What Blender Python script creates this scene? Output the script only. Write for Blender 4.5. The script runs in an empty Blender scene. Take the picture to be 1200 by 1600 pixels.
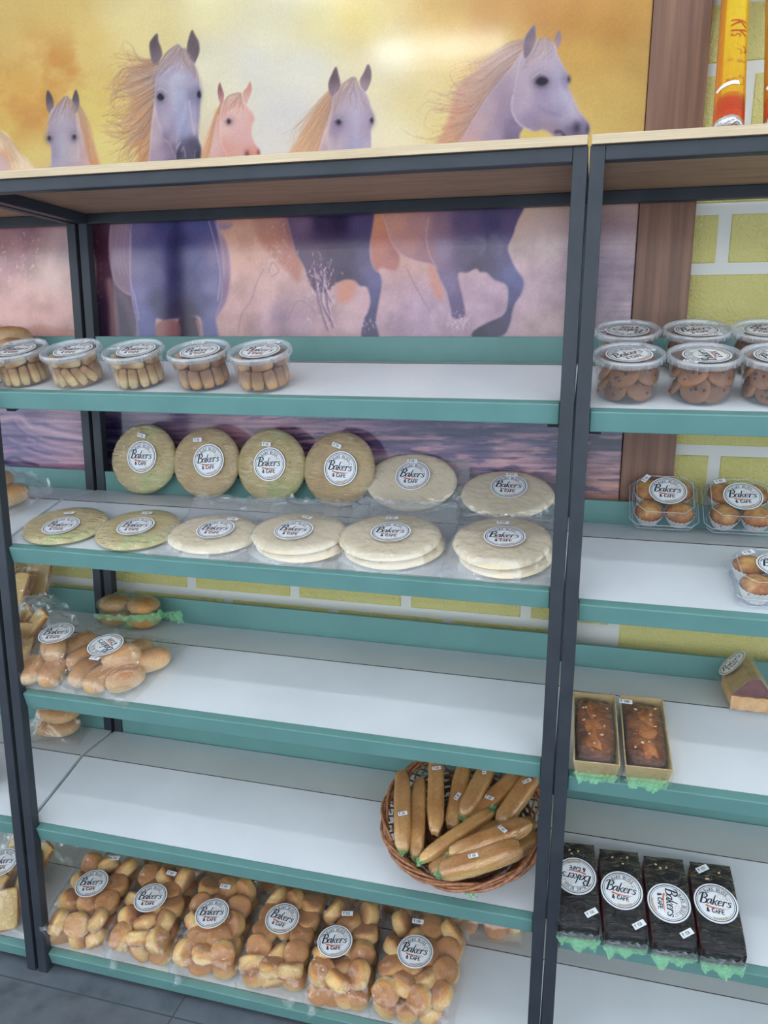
import bpy, math, random
import numpy as np
from mathutils import Matrix, Vector

C = bpy.context.scene.collection
SC = bpy.context.scene
PI = math.pi
R = math.radians
random.seed(7)
rng = np.random.default_rng(11)

# ------------------------------------------------------------------ camera
CAM = np.array([0.019, -1.4247, 1.5769])
YAW, PITCH, ROLL, FPX = R(14.6097), R(11.8533), R(0.3256), 1203.19
_f = np.array([-math.sin(YAW) * math.cos(PITCH), math.cos(YAW) * math.cos(PITCH), -math.sin(PITCH)])
_r0 = np.array([math.cos(YAW), math.sin(YAW), 0.0])
_u0 = np.cross(_r0, _f)
CR = _r0 * math.cos(ROLL) + _u0 * math.sin(ROLL)
CU = _u0 * math.cos(ROLL) - _r0 * math.sin(ROLL)
cam_data = bpy.data.cameras.new('camera')
cam = bpy.data.objects.new('camera', cam_data)
C.objects.link(cam)
cam_data.sensor_fit = 'VERTICAL'
cam_data.sensor_height = 36.0
cam_data.sensor_width = 27.0
cam_data.lens = FPX / 1600 * 36.0
cam_data.clip_start = 0.05
m = Matrix.Identity(4)
for i in range(3):
    m[i][0], m[i][1], m[i][2], m[i][3] = CR[i], CU[i], -_f[i], CAM[i]
cam.matrix_world = m
SC.camera = cam

# ------------------------------------------------------------------ world, exposure
world = bpy.data.worlds.new('shop_daylight')
SC.world = world
world.use_nodes = True
wn = world.node_tree.nodes
wn['Background'].inputs[0].default_value = (0.80, 0.90, 1.0, 1)
wn['Background'].inputs[1].default_value = 1.2
SC.view_settings.view_transform = 'Standard'
SC.view_settings.look = 'None'
SC.view_settings.gamma = 1.0
SC.view_settings.exposure = 1.1
SC.view_settings.use_curve_mapping = False
SC.cycles.use_denoising = True
SC.cycles.transparent_max_bounces = 40
SC.cycles.max_bounces = 8
SC.cycles.caustics_reflective = False
SC.cycles.caustics_refractive = False
SC.cycles.sample_clamp_indirect = 6.0
TUBE_POWER = 12.5

# ------------------------------------------------------------------ helpers
def tag(o, label=None, cat=None, group=None, kind=None):
    if label: o['label'] = label
    if cat: o['category'] = cat
    if group: o['group'] = group
    if kind: o['kind'] = kind
    return o

def thing(name, label, cat, M=None, group=None):
    o = bpy.data.objects.new(name, None)
    o.empty_display_size = 0.03
    C.objects.link(o)
    if M is not None: o.matrix_world = M
    return tag(o, label, cat, group)

class MB:
    """collects vertices and faces of ONE mesh object"""
    def __init__(self):
        self.v = []; self.f = []; self.m = []; self.s = []
    def add(self, vs, fs, mat=0, M=None, smooth=True):
        b = len(self.v)
        if M is not None:
            vs = [tuple(M @ Vector(p)) for p in vs]
        self.v.extend(tuple(map(float, p)) for p in vs)
        for f in fs:
            self.f.append(tuple(b + i for i in f)); self.m.append(mat); self.s.append(smooth)
    def box(self, x0, x1, y0, y1, z0, z1, mat=0, M=None):
        vs = [(x, y, z) for z in (z0, z1) for y in (y0, y1) for x in (x0, x1)]
        fs = [(0, 2, 3, 1), (4, 5, 7, 6), (0, 1, 5, 4), (2, 6, 7, 3), (0, 4, 6, 2), (1, 3, 7, 5)]
        self.add(vs, fs, mat, M, False)
    def lathe(self, prof, seg=32, mat=0, M=None, cap0=False, cap1=False, rad=None, mats=None):
        vs = []
        for (r, z) in prof:
            for k in range(seg):
                a = 2 * PI * k / seg
                rr = r * (rad(a, z) if rad else 1)
                vs.append((rr * math.cos(a), rr * math.sin(a), z))
        fs = []
        for i in range(len(prof) - 1):
            for k in range(seg):
                k2 = (k + 1) % seg
                fs.append((i * seg + k, i * seg + k2, (i + 1) * seg + k2, (i + 1) * seg + k))
        if mats is None:
            if cap0: fs.append(tuple(reversed(range(seg))))
            if cap1: fs.append(tuple((len(prof) - 1) * seg + k for k in range(seg)))
            self.add(vs, fs, mat, M)
        else:
            b = len(self.v)
            self.add(vs, fs, mat, M)
            for i in range(len(prof) - 1):
                for k in range(seg):
                    self.m[len(self.m) - len(fs) + i * seg + k] = mats[i]
    def ball(self, c, r, seg=20, ring=12, mat=0, M=None, p=2.0, fn=None):
        """super-ellipsoid, p = 2 is an ellipsoid, larger is boxier"""
        def sp(x): return math.copysign(abs(x) ** (2.0 / p), x)
        vs = []; fs = []
        for i in range(ring + 1):
            t = -PI / 2 + PI * i / ring
            for k in range(seg):
                a = 2 * PI * k / seg
                d = (sp(math.cos(t)) * sp(math.cos(a)), sp(math.cos(t)) * sp(math.sin(a)), sp(math.sin(t)))
                s = fn(d) if fn else 1.0
                vs.append((c[0] + r[0] * d[0] * s, c[1] + r[1] * d[1] * s, c[2] + r[2] * d[2] * s))
        for i in range(ring):
            for k in range(seg):
                k2 = (k + 1) % seg
                fs.append((i * seg + k, i * seg + k2, (i + 1) * seg + k2, (i + 1) * seg + k))
        self.add(vs, fs, mat, M)
    def tube(self, pts, rad, seg=8, mat=0, M=None, closed=False, caps=True):
        P = [Vector(p) for p in pts]; n = len(P)
        rr = rad if isinstance(rad, (list, tuple)) else [rad] * n
        T = []
        for i in range(n):
            a = P[(i - 1) % n] if (closed or i > 0) else P[i]
            b = P[(i + 1) % n] if (closed or i < n - 1) else P[i]
            T.append((b - a).normalized() if (b - a).length > 1e-9 else Vector((0, 0, 1)))
        up = Vector((0, 0, 1)) if abs(T[0].z) < 0.9 else Vector((1, 0, 0))
        N = (up - T[0] * up.dot(T[0])).normalized()
        vs = []
        for i in range(n):
            N = (N - T[i] * N.dot(T[i])).normalized()
            B = T[i].cross(N)
            for k in range(seg):
                a = 2 * PI * k / seg
                q = P[i] + (N * math.cos(a) + B * math.sin(a)) * rr[i]
                vs.append(tuple(q))
        fs = []
        for i in range(n if closed else n - 1):
            j = (i + 1) % n
            for k in range(seg):
                k2 = (k + 1) % seg
                fs.append((i * seg + k, i * seg + k2, j * seg + k2, j * seg + k))
        if caps and not closed:
            fs.append(tuple(reversed(range(seg)))); fs.append(tuple((n - 1) * seg + k for k in range(seg)))
        self.add(vs, fs, mat, M)
    def ribbon(self, pts, w, z=0.0, mat=0, M=None):
        """flat stroke with a width, lying at height z"""
        n = len(pts)
        ww = w if isinstance(w, (list, tuple)) else [w] * n
        vs = []; fs = []
        for i in range(n):
            a = pts[max(i - 1, 0)]; b = pts[min(i + 1, n - 1)]
            dx, dy = b[0] - a[0], b[1] - a[1]
            L = math.hypot(dx, dy) or 1.0
            nx, ny = -dy / L * ww[i] / 2, dx / L * ww[i] / 2
            ex = ey = 0
            if i == 0: ex, ey = -dx / L * ww[i] * .35, -dy / L * ww[i] * .35
            if i == n - 1: ex, ey = dx / L * ww[i] * .35, dy / L * ww[i] * .35
            vs += [(pts[i][0] + nx + ex, pts[i][1] + ny + ey, z), (pts[i][0] - nx + ex, pts[i][1] - ny + ey, z)]
        for i in range(n - 1):
            fs.append((2 * i, 2 * i + 1, 2 * i + 3, 2 * i + 2))
        self.add(vs, fs, mat, M, False)
    def grid(self, nx, ny, fn, mat=0, M=None, flip=False):
        vs = [fn(i / (nx - 1), j / (ny - 1)) for j in range(ny) for i in range(nx)]
        fs = []
        for j in range(ny - 1):
            for i in range(nx - 1):
                q = (j * nx + i, j * nx + i + 1, (j + 1) * nx + i + 1, (j + 1) * nx + i)
                fs.append(tuple(reversed(q)) if flip else q)
        self.add(vs, fs, mat, M)
    def mesh(self, name, mats):
        me = bpy.data.meshes.new(name)
        me.from_pydata(self.v, [], self.f)
        for mt in (mats if isinstance(mats, (list, tuple)) else [mats]): me.materials.append(mt)
        me.polygons.foreach_set('material_index', self.m)
        me.polygons.foreach_set('use_smooth', self.s)
        me.update()
        return me
    def build(self, name, mats, parent=None, bevel=0.0, M=None):
        o = bpy.data.objects.new(name, self.mesh(name, mats))
        C.objects.link(o)
        if parent is not None: o.parent = parent
        if M is not None:
            if parent is None: o.matrix_world = M
            else: o.matrix_local = M
        if bevel:
            b = o.modifiers.new('bevel', 'BEVEL'); b.width = bevel; b.segments = 2; b.limit_method = 'ANGLE'
        return o

def inst(name, mesh, parent=None, M=None):
    o = bpy.data.objects.new(name, mesh)
    C.objects.link(o)
    if parent is not None:
        o.parent = parent
        if M is not None: o.matrix_local = M
    elif M is not None:
        o.matrix_world = M
    return o

def T(x, y, z): return Matrix.Translation((x, y, z))
def RX(a): return Matrix.Rotation(a, 4, 'X')
def RY(a): return Matrix.Rotation(a, 4, 'Y')
def RZ(a): return Matrix.Rotation(a, 4, 'Z')
def SCL(x, y, z): return Matrix.Diagonal((x, y, z, 1))

def vnoise2(x, y, seed=0):
    """cheap smooth pseudo noise in about -1..1"""
    s = seed * 1.37
    return (math.sin(x * 1.7 + s) * math.cos(y * 2.1 - s * 1.3) + .6 * math.sin(x * 3.9 - y * 3.1 + s * 2.1)
            + .35 * math.sin(x * 7.3 + y * 6.1 + s * .7)) / 1.95

# ------------------------------------------------------------------ materials
def srgb(r, g, b):
    def c(x):
        x /= 255.0
        return x / 12.92 if x <= .04045 else ((x + .055) / 1.055) ** 2.4
    return (c(r), c(g), c(b), 1)

def new_mat(name):
    mt = bpy.data.materials.new(name); mt.use_nodes = True
    nt = mt.node_tree; nt.nodes.clear()
    out = nt.nodes.new('ShaderNodeOutputMaterial')
    return mt, nt, out

def N(nt, typ, **kw):
    n = nt.nodes.new(typ)
    for k, v in kw.items():
        if k.startswith('i_'):
            n.inputs[k[2:].replace('_', ' ')].default_value = v
        else: setattr(n, k, v)
    return n

def ramp(nt, stops):
    n = nt.nodes.new('ShaderNodeValToRGB')
    e = n.color_ramp.elements
    while len(e) < len(stops): e.new(.5)
    for k, (p, c) in enumerate(stops):
        e[k].position = p; e[k].color = c
    return n

def pbr(name, col, rough=.5, spec=.5, noise=None, bump=None, metal=0.0, coat=0.0, coords='Object', stretch=(1, 1, 1), rand=0.0):
    """col one colour; noise = (scale, colour2, amount); bump = (scale, strength, distance)"""
    mt, nt, out = new_mat(name)
    b = N(nt, 'ShaderNodeBsdfPrincipled')
    b.inputs['Roughness'].default_value = rough
    b.inputs['Specular IOR Level'].default_value = spec
    b.inputs['Metallic'].default_value = metal
    b.inputs['Coat Weight'].default_value = coat
    b.inputs['Coat Roughness'].default_value = .12
    nt.links.new(b.outputs[0], out.inputs[0])
    tc = N(nt, 'ShaderNodeTexCoord')
    mp = N(nt, 'ShaderNodeMapping'); mp.inputs['Scale'].default_value = stretch
    nt.links.new(tc.outputs[coords], mp.inputs[0])
    src = None
    if noise:
        n = N(nt, 'ShaderNodeTexNoise'); n.inputs['Scale'].default_value = noise[0]; n.inputs['Detail'].default_value = 5
        nt.links.new(mp.outputs[0], n.inputs['Vector'])
        rp = ramp(nt, [(.35, col), (.35 + .35 / max(noise[2], .05) * .6, noise[1])])
        nt.links.new(n.outputs['Fac'], rp.inputs[0]); src = rp.outputs[0]
    if rand:
        oi = N(nt, 'ShaderNodeObjectInfo')
        hs = N(nt, 'ShaderNodeHueSaturation')
        mr = N(nt, 'ShaderNodeMapRange'); mr.inputs['To Min'].default_value = 1 - rand; mr.inputs['To Max'].default_value = 1 + rand
        nt.links.new(oi.outputs['Random'], mr.inputs[0]); nt.links.new(mr.outputs[0], hs.inputs['Value'])
        if src is not None: nt.links.new(src, hs.inputs['Color'])
        else: hs.inputs['Color'].default_value = col
        src = hs.outputs[0]
    if src is not None: nt.links.new(src, b.inputs['Base Color'])
    else: b.inputs['Base Color'].default_value = col
    if bump:
        n2 = N(nt, 'ShaderNodeTexNoise'); n2.inputs['Scale'].default_value = bump[0]; n2.inputs['Detail'].default_value = 6
        nt.links.new(mp.outputs[0], n2.inputs['Vector'])
        bp = N(nt, 'ShaderNodeBump'); bp.inputs['Strength'].default_value = bump[1]; bp.inputs['Distance'].default_value = bump[2]
        nt.links.new(n2.outputs['Fac'], bp.inputs['Height']); nt.links.new(bp.outputs[0], b.inputs['Normal'])
    return mt

def film(name, tint=(1, 1, 1, 1), haze=.04, hazecol=(.9, .95, 1, 1), rough=.10, refl=.05, edge=.55, scale=40, strength=.35, dist=.004,
         stretch=(1, 1, 1), blotch=None, crumple=.5):
    """thin clear plastic sheet; blotch = (colour, noise scale, threshold, amount) gives the sheet coloured bunches"""
    mt, nt, out = new_mat(name)
    tc = N(nt, 'ShaderNodeTexCoord')
    mp = N(nt, 'ShaderNodeMapping'); mp.inputs['Scale'].default_value = stretch
    nt.links.new(tc.outputs['Object'], mp.inputs[0])
    n = N(nt, 'ShaderNodeTexNoise'); n.inputs['Scale'].default_value = scale; n.inputs['Detail'].default_value = 3
    n.inputs['Distortion'].default_value = 1.2
    nt.links.new(mp.outputs[0], n.inputs['Vector'])
    bp = N(nt, 'ShaderNodeBump'); bp.inputs['Strength'].default_value = strength; bp.inputs['Distance'].default_value = dist
    vo = N(nt, 'ShaderNodeTexVoronoi'); vo.inputs['Scale'].default_value = scale * 1.3
    nm = N(nt, 'ShaderNodeVectorMath', operation='MULTIPLY_ADD'); nm.inputs[1].default_value = (.05, .05, .05)
    nt.links.new(n.outputs['Color'], nm.inputs[0]); nt.links.new(mp.outputs[0], nm.inputs[2]); nt.links.new(nm.outputs[0], vo.inputs['Vector'])
    hm = N(nt, 'ShaderNodeMath', operation='MULTIPLY_ADD'); hm.inputs[1].default_value = crumple
    nt.links.new(vo.outputs['Distance'], hm.inputs[0]); nt.links.new(n.outputs['Fac'], hm.inputs[2])
    nt.links.new(hm.outputs[0], bp.inputs['Height'])
    tr = N(nt, 'ShaderNodeBsdfTransparent'); tr.inputs[0].default_value = tint
    gl = N(nt, 'ShaderNodeBsdfGlossy'); gl.inputs['Roughness'].default_value = rough
    gl.inputs[0].default_value = (1, 1, 1, 1)
    nt.links.new(bp.outputs[0], gl.inputs['Normal'])
    df = N(nt, 'ShaderNodeBsdfDiffuse'); df.inputs[0].default_value = hazecol
    m1 = N(nt, 'ShaderNodeMixShader'); m1.inputs[0].default_value = haze
    nt.links.new(tr.outputs[0], m1.inputs[1]); nt.links.new(df.outputs[0], m1.inputs[2])
    body = m1.outputs[0]
    if blotch:
        n3 = N(nt, 'ShaderNodeTexNoise'); n3.inputs['Scale'].default_value = blotch[1]; n3.inputs['Detail'].default_value = 4
        nt.links.new(tc.outputs['Object'], n3.inputs['Vector'])
        rp = ramp(nt, [(blotch[2], (0, 0, 0, 1)), (blotch[2] + .18, (blotch[3],) * 3 + (1,))])
        nt.links.new(n3.outputs['Fac'], rp.inputs[0])
        d2 = N(nt, 'ShaderNodeBsdfDiffuse'); d2.inputs[0].default_value = blotch[0]
        m3 = N(nt, 'ShaderNodeMixShader')
        nt.links.new(rp.outputs[0], m3.inputs[0]); nt.links.new(body, m3.inputs[1]); nt.links.new(d2.outputs[0], m3.inputs[2])
        body = m3.outputs[0]
    lw = N(nt, 'ShaderNodeLayerWeight'); lw.inputs['Blend'].default_value = .5
    nt.links.new(bp.outputs[0], lw.inputs['Normal'])
    pw = N(nt, 'ShaderNodeMath', operation='POWER'); pw.inputs[1].default_value = 4.0
    nt.links.new(lw.outputs['Facing'], pw.inputs[0])
    ml = N(nt, 'ShaderNodeMath', operation='MULTIPLY_ADD'); ml.inputs[1].default_value = edge; ml.inputs[2].default_value = refl
    ml.use_clamp = True
    nt.links.new(pw.outputs[0], ml.inputs[0])
    m2 = N(nt, 'ShaderNodeMixShader')
    nt.links.new(ml.outputs[0], m2.inputs[0]); nt.links.new(body, m2.inputs[1]); nt.links.new(gl.outputs[0], m2.inputs[2])
    nt.links.new(m2.outputs[0], out.inputs[0])
    return mt

def crust(name, pale, mid, dark, zlo, zhi, scale=30, bumpd=.0012, rough=.5, coat=0.0, rand=.12, patch=.5, axis='Z', stops=None, speck=.16):
    """baked dough: pale low sides turning brown on the top by height, broken up by noise"""
    mt, nt, out = new_mat(name)
    b = N(nt, 'ShaderNodeBsdfPrincipled'); b.inputs['Roughness'].default_value = rough
    b.inputs['Specular IOR Level'].default_value = .35
    b.inputs['Coat Weight'].default_value = coat; b.inputs['Coat Roughness'].default_value = .2
    nt.links.new(b.outputs[0], out.inputs[0])
    tc = N(nt, 'ShaderNodeTexCoord'); sx = N(nt, 'ShaderNodeSeparateXYZ')
    oi = N(nt, 'ShaderNodeObjectInfo')
    ad = N(nt, 'ShaderNodeVectorMath', operation='ADD')
    nt.links.new(tc.outputs['Object'], ad.inputs[0])
    cb = N(nt, 'ShaderNodeCombineXYZ'); nt.links.new(oi.outputs['Random'], cb.inputs[0]); nt.links.new(oi.outputs['Random'], cb.inputs[1])
    nt.links.new(cb.outputs[0], ad.inputs[1])
    nt.links.new(tc.outputs['Object'], sx.inputs[0])
    mr = N(nt, 'ShaderNodeMapRange'); mr.inputs['From Min'].default_value = zlo; mr.inputs['From Max'].default_value = zhi
    nt.links.new(sx.outputs[axis], mr.inputs[0])
    n = N(nt, 'ShaderNodeTexNoise'); n.inputs['Scale'].default_value = scale; n.inputs['Detail'].default_value = 5
    nt.links.new(ad.outputs[0], n.inputs['Vector'])
    ma = N(nt, 'ShaderNodeMath', operation='MULTIPLY_ADD'); ma.inputs[1].default_value = patch
    nt.links.new(n.outputs['Fac'], ma.inputs[0])
    sb = N(nt, 'ShaderNodeMath', operation='SUBTRACT'); sb.inputs[1].default_value = patch * .5
    nt.links.new(mr.outputs[0], sb.inputs[0]); nt.links.new(sb.outputs[0], ma.inputs[2])
    rp = ramp(nt, stops or [(.08, pale), (.5, mid), (.95, dark)])
    nt.links.new(ma.outputs[0], rp.inputs[0])
    n4 = N(nt, 'ShaderNodeTexNoise'); n4.inputs['Scale'].default_value = scale * 11; n4.inputs['Detail'].default_value = 3
    nt.links.new(ad.outputs[0], n4.inputs['Vector'])
    m4 = N(nt, 'ShaderNodeMapRange'); m4.inputs['From Min'].default_value = .3; m4.inputs['From Max'].default_value = .7
    m4.inputs['To Min'].default_value = 1 - speck; m4.inputs['To Max'].default_value = 1 + speck * .6
    nt.links.new(n4.outputs['Fac'], m4.inputs[0])
    mm = N(nt, 'ShaderNodeMath', operation='MULTIPLY'); nt.links.new(m4.outputs[0], mm.inputs[0])
    hs = N(nt, 'ShaderNodeHueSaturation')
    m2 = N(nt, 'ShaderNodeMapRange'); m2.inputs['To Min'].default_value = 1 - rand; m2.inputs['To Max'].default_value = 1 + rand
    nt.links.new(oi.outputs['Random'], m2.inputs[0]); nt.links.new(m2.outputs[0], mm.inputs[1]); nt.links.new(mm.outputs[0], hs.inputs['Value'])
    nt.links.new(rp.outputs[0], hs.inputs['Color']); nt.links.new(hs.outputs[0], b.inputs['Base Color'])
    n2 = N(nt, 'ShaderNodeTexNoise'); n2.inputs['Scale'].default_value = scale * 6; n2.inputs['Detail'].default_value = 6
    nt.links.new(ad.outputs[0], n2.inputs['Vector'])
    bp = N(nt, 'ShaderNodeBump'); bp.inputs['Strength'].default_value = .5; bp.inputs['Distance'].default_value = bumpd
    nt.links.new(n2.outputs['Fac'], bp.inputs['Height']); nt.links.new(bp.outputs[0], b.inputs['Normal'])
    return mt

def emis(name, col, s):
    mt, nt, out = new_mat(name)
    e = N(nt, 'ShaderNodeEmission'); e.inputs[0].default_value = col; e.inputs[1].default_value = s
    nt.links.new(e.outputs[0], out.inputs[0])
    return mt

def wood(name, c1, c2, c3, stretch, scale=6, rough=.5):
    mt, nt, out = new_mat(name)
    b = N(nt, 'ShaderNodeBsdfPrincipled'); b.inputs['Roughness'].default_value = rough
    nt.links.new(b.outputs[0], out.inputs[0])
    tc = N(nt, 'ShaderNodeTexCoord'); mp = N(nt, 'ShaderNodeMapping'); mp.inputs['Scale'].default_value = stretch
    nt.links.new(tc.outputs['Object'], mp.inputs[0])
    n = N(nt, 'ShaderNodeTexNoise'); n.inputs['Scale'].default_value = scale; n.inputs['Detail'].default_value = 8; n.inputs['Roughness'].default_value = .65
    nt.links.new(mp.outputs[0], n.inputs['Vector'])
    rp = ramp(nt, [(.30, c1), (.5, c2), (.72, c3)])
    nt.links.new(n.outputs['Fac'], rp.inputs[0]); nt.links.new(rp.outputs[0], b.inputs['Base Color'])
    return mt

M_STEEL = pbr('painted_steel', srgb(42, 48, 56), .48, .4, noise=(14, srgb(49, 55, 63), .8), bump=(180, .12, .0006))
M_TEAL = pbr('teal_paint', srgb(104, 148, 144), .45, .4, noise=(9, srgb(98, 141, 137), .7), bump=(70, .12, .0008))
M_BOARD = pbr('white_laminate', srgb(222, 227, 232), .38, .45, noise=(5, srgb(214, 219, 224), .7))
M_GAPSHADE = pbr('gap_shade_edge', srgb(74, 66, 58), .8)  # board edges coloured dark to stand in for shade in the fold gap
M_PLYEDGE = wood('plywood_edge', srgb(172, 146, 116), srgb(205, 184, 152), srgb(228, 212, 184), (1.2, 1, 260), 5, .7)
M_PLYFACE = wood('plywood_underside', srgb(150, 118, 96), srgb(168, 136, 112), srgb(178, 148, 122), (1, 9, 1), 7, .7)
M_FRAMEWOOD = wood('mural_frame_wood', srgb(100, 66, 52), srgb(120, 84, 66), srgb(142, 104, 82), (26, 26, .9), 2.2, .45)
M_GROUT = pbr('white_mortar_paint', srgb(212, 212, 206), .6, .3, bump=(120, .3, .001))
M_BRICK = pbr('yellow_brick_paint', srgb(216, 207, 138), .6, .3, noise=(7, srgb(209, 200, 126), .6), bump=(210, 1.0, .006))
M_CEIL = pbr('ceiling_paint', (.8, .8, .8, 1), .8, .2)
M_PAPER = pbr('sticker_paper', srgb(238, 240, 244), .35, .4)
M_INK = pbr('sticker_ink', srgb(38, 44, 54), .4, .4)
M_ORANGE = pbr('sticker_red_swoosh', srgb(214, 112, 88), .4, .4)
M_TAN = pbr('sticker_tan_ink', srgb(206, 172, 138), .4, .4)

# ------------------------------------------------------------------ the mural print: painted numerically into the colour of its own mesh
MX0, MX1, MZ0, MZ1, MSTEP, MY = -2.3, 0.104, 1.233, 2.53, 0.0026, 0.44
NW, NH = int((MX1 - MX0) / MSTEP) + 1, int((MZ1 - MZ0) / MSTEP) + 1
GX, GZ = np.meshgrid(np.linspace(MX0, MX1, NW), np.linspace(MZ0, MZ1, NH))
_d = np.stack([GX - CAM[0], np.full_like(GX, MY - CAM[1]), GZ - CAM[2]], -1)
_z = _d @ _f
PX = 600 + FPX * (_d @ CR) / _z
PY = 800 - FPX * (_d @ CU) / _z
IMG = np.zeros((NH, NW, 3))

def lattice(seed):
    return np.random.default_rng(seed).random((256, 256))
def vn(x, y, seed):
    L = lattice(seed); xi = np.floor(x).astype(int); yi = np.floor(y).astype(int)
    fx = x - xi; fy = y - yi; fx = fx * fx * (3 - 2 * fx); fy = fy * fy * (3 - 2 * fy)
    a = L[yi % 256, xi % 256]; b = L[yi % 256, (xi + 1) % 256]; c = L[(yi + 1) % 256, xi % 256]; d = L[(yi + 1) % 256, (xi + 1) % 256]
    return (a * (1 - fx) + b * fx) * (1 - fy) + (c * (1 - fx) + d * fx) * fy
def fbm(x, y, seed, o=4):
    s = 0; a = .5
    for k in range(o):
        s = s + a * vn(x * 2 ** k, y * 2 ** k, seed + k); a *= .5
    return s / (1 - .5 ** o)

def idw(x, y, smp, soft=18.0, pw=1.6):
    num = np.zeros(x.shape + (3,)); den = np.zeros(x.shape)
    for (sx, sy, c) in smp:
        w = 1.0 / ((x - sx) ** 2 + (y - sy) ** 2 + soft * soft) ** pw
        num += w[..., None] * np.array(c, float); den += w
    return num / den[..., None]

def spline(pts, n=6, closed=True):
    P = np.array(pts, float); L = len(P); out = []
    for i in range(L if closed else L - 1):
        if closed: p0, p1, p2, p3 = P[i - 1], P[i], P[(i + 1) % L], P[(i + 2) % L]
        else: p0, p1, p2, p3 = P[max(i - 1, 0)], P[i], P[i + 1], P[min(i + 2, L - 1)]
        for k in range(n):
            t = k / n
            out.append(.5 * ((2 * p1) + (-p0 + p2) * t + (2 * p0 - 5 * p1 + 4 * p2 - p3) * t * t + (-p0 + 3 * p1 - 3 * p2 + p3) * t ** 3))
    if not closed: out.append(P[-1])
    return np.array(out)

def window(P, pad):
    mk = (PX > P[:, 0].min() - pad) & (PX < P[:, 0].max() + pad) & (PY > P[:, 1].min() - pad) & (PY < P[:, 1].max() + pad)
    return np.nonzero(mk)

def segdist(x, y, P, closed):
    best = np.full(x.shape, 1e9); tt = np.zeros(x.shape); n = len(P)
    for i in range(n if closed else n - 1):
        a = P[i]; b = P[(i + 1) % n]; e = b - a; L2 = e @ e + 1e-9
        t = np.clip(((x - a[0]) * e[0] + (y - a[1]) * e[1]) / L2, 0, 1)
        d = (x - a[0] - t * e[0]) ** 2 + (y - a[1] - t * e[1]) ** 2
        q = d < best
        best = np.where(q, d, best); tt = np.where(q, (i + t) / max(n - 1, 1), tt)
    return np.sqrt(best), tt

def inside(x, y, P):
    r = np.zeros(x.shape, bool); j = len(P) - 1
    for i in range(len(P)):
        xi, yi = P[i]; xj, yj = P[j]
        if yi != yj:
            r ^= ((yi > y) != (yj > y)) & (x < (xj - xi) * (y - yi) / (yj - yi) + xi)
        j = i
    return r

def shape(pts, smp, feather=1.6, alpha=1.0, soft=14.0, smooth=True, rim=None):
    P = spline(pts, 5) if smooth else np.array(pts, float)
    ix = window(P, feather * 3 + 2); x, y = PX[ix], PY[ix]
    d, _ = segdist(x, y, P, True)
    sd = np.where(inside(x, y, P), -d, d)
    a = np.clip(.5 - sd / (2 * feather), 0, 1); a = a * a * (3 - 2 * a) * alpha
    c = idw(x, y, smp, soft) if isinstance(smp, list) else np.broadcast_to(np.array(smp, float), x.shape + (3,))
    if rim:
        w = np.exp(-(sd / rim[1]) ** 2)[..., None] * rim[2]
        c = c * (1 - w) + np.array(rim[0], float) * w
    IMG[ix] = IMG[ix] * (1 - a[..., None]) + c * a[..., None]

def stroke(pts, w0, w1, col, alpha=1.0, feather=.9, col2=None, smooth=True):
    P = spline(pts, 6, False) if smooth else np.array(pts, float)
    ix = window(P, max(w0, w1) + 3); x, y = PX[ix], PY[ix]
    if x.size == 0: return
    d, t = segdist(x, y, P, False)
    w = (w0 + (w1 - w0) * t) / 2
    a = np.clip(.5 + (w - d) / (2 * feather), 0, 1) * alpha
    c = np.array(col, float)
    c = np.broadcast_to(c, x.shape + (3,)) if col2 is None else c + (np.array(col2, float) - c) * t[..., None]
    IMG[ix] = IMG[ix] * (1 - a[..., None]) + c * a[..., None]

def hair(guides, n, cols, wid=(1.6, .5), jit=5, alpha=.6, seed=1):
    """strands blended between neighbouring guide curves, all with the same count of points"""
    rg = np.random.default_rng(seed)
    G = [np.array(g, float) for g in guides]
    for k in range(n):
        t = rg.random() * (len(G) - 1); i = min(int(t), len(G) - 2); q = t - i
        P = G[i] * (1 - q) + G[i + 1] * q
        P = P + rg.normal(0, jit, P.shape) * np.linspace(.15, 1, len(P))[:, None]
        e = rg.uniform(.7, 1.05); P = P[0] + (P - P[0]) * e
        ci = cols[rg.integers(len(cols))]
        q_ = rg.uniform(.78, 1.0); ci = [tuple(np.array(v_) * q_) for v_ in ci]
        stroke(P, wid[0] * rg.uniform(.6, 1.3), wid[1], ci[0], alpha * rg.uniform(.5, 1), .8, ci[1])

def glow(cx, cy, rx, ry, col, alpha=1.0, ang=0.0):
    ca, sa = math.cos(ang), math.sin(ang)
    x = ((PX - cx) * ca + (PY - cy) * sa) / rx; y = (-(PX - cx) * sa + (PY - cy) * ca) / ry
    a = np.exp(-(x * x + y * y)) * alpha
    IMG[:] = IMG * (1 - a[..., None]) + np.array(col, float) * a[..., None]

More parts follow.
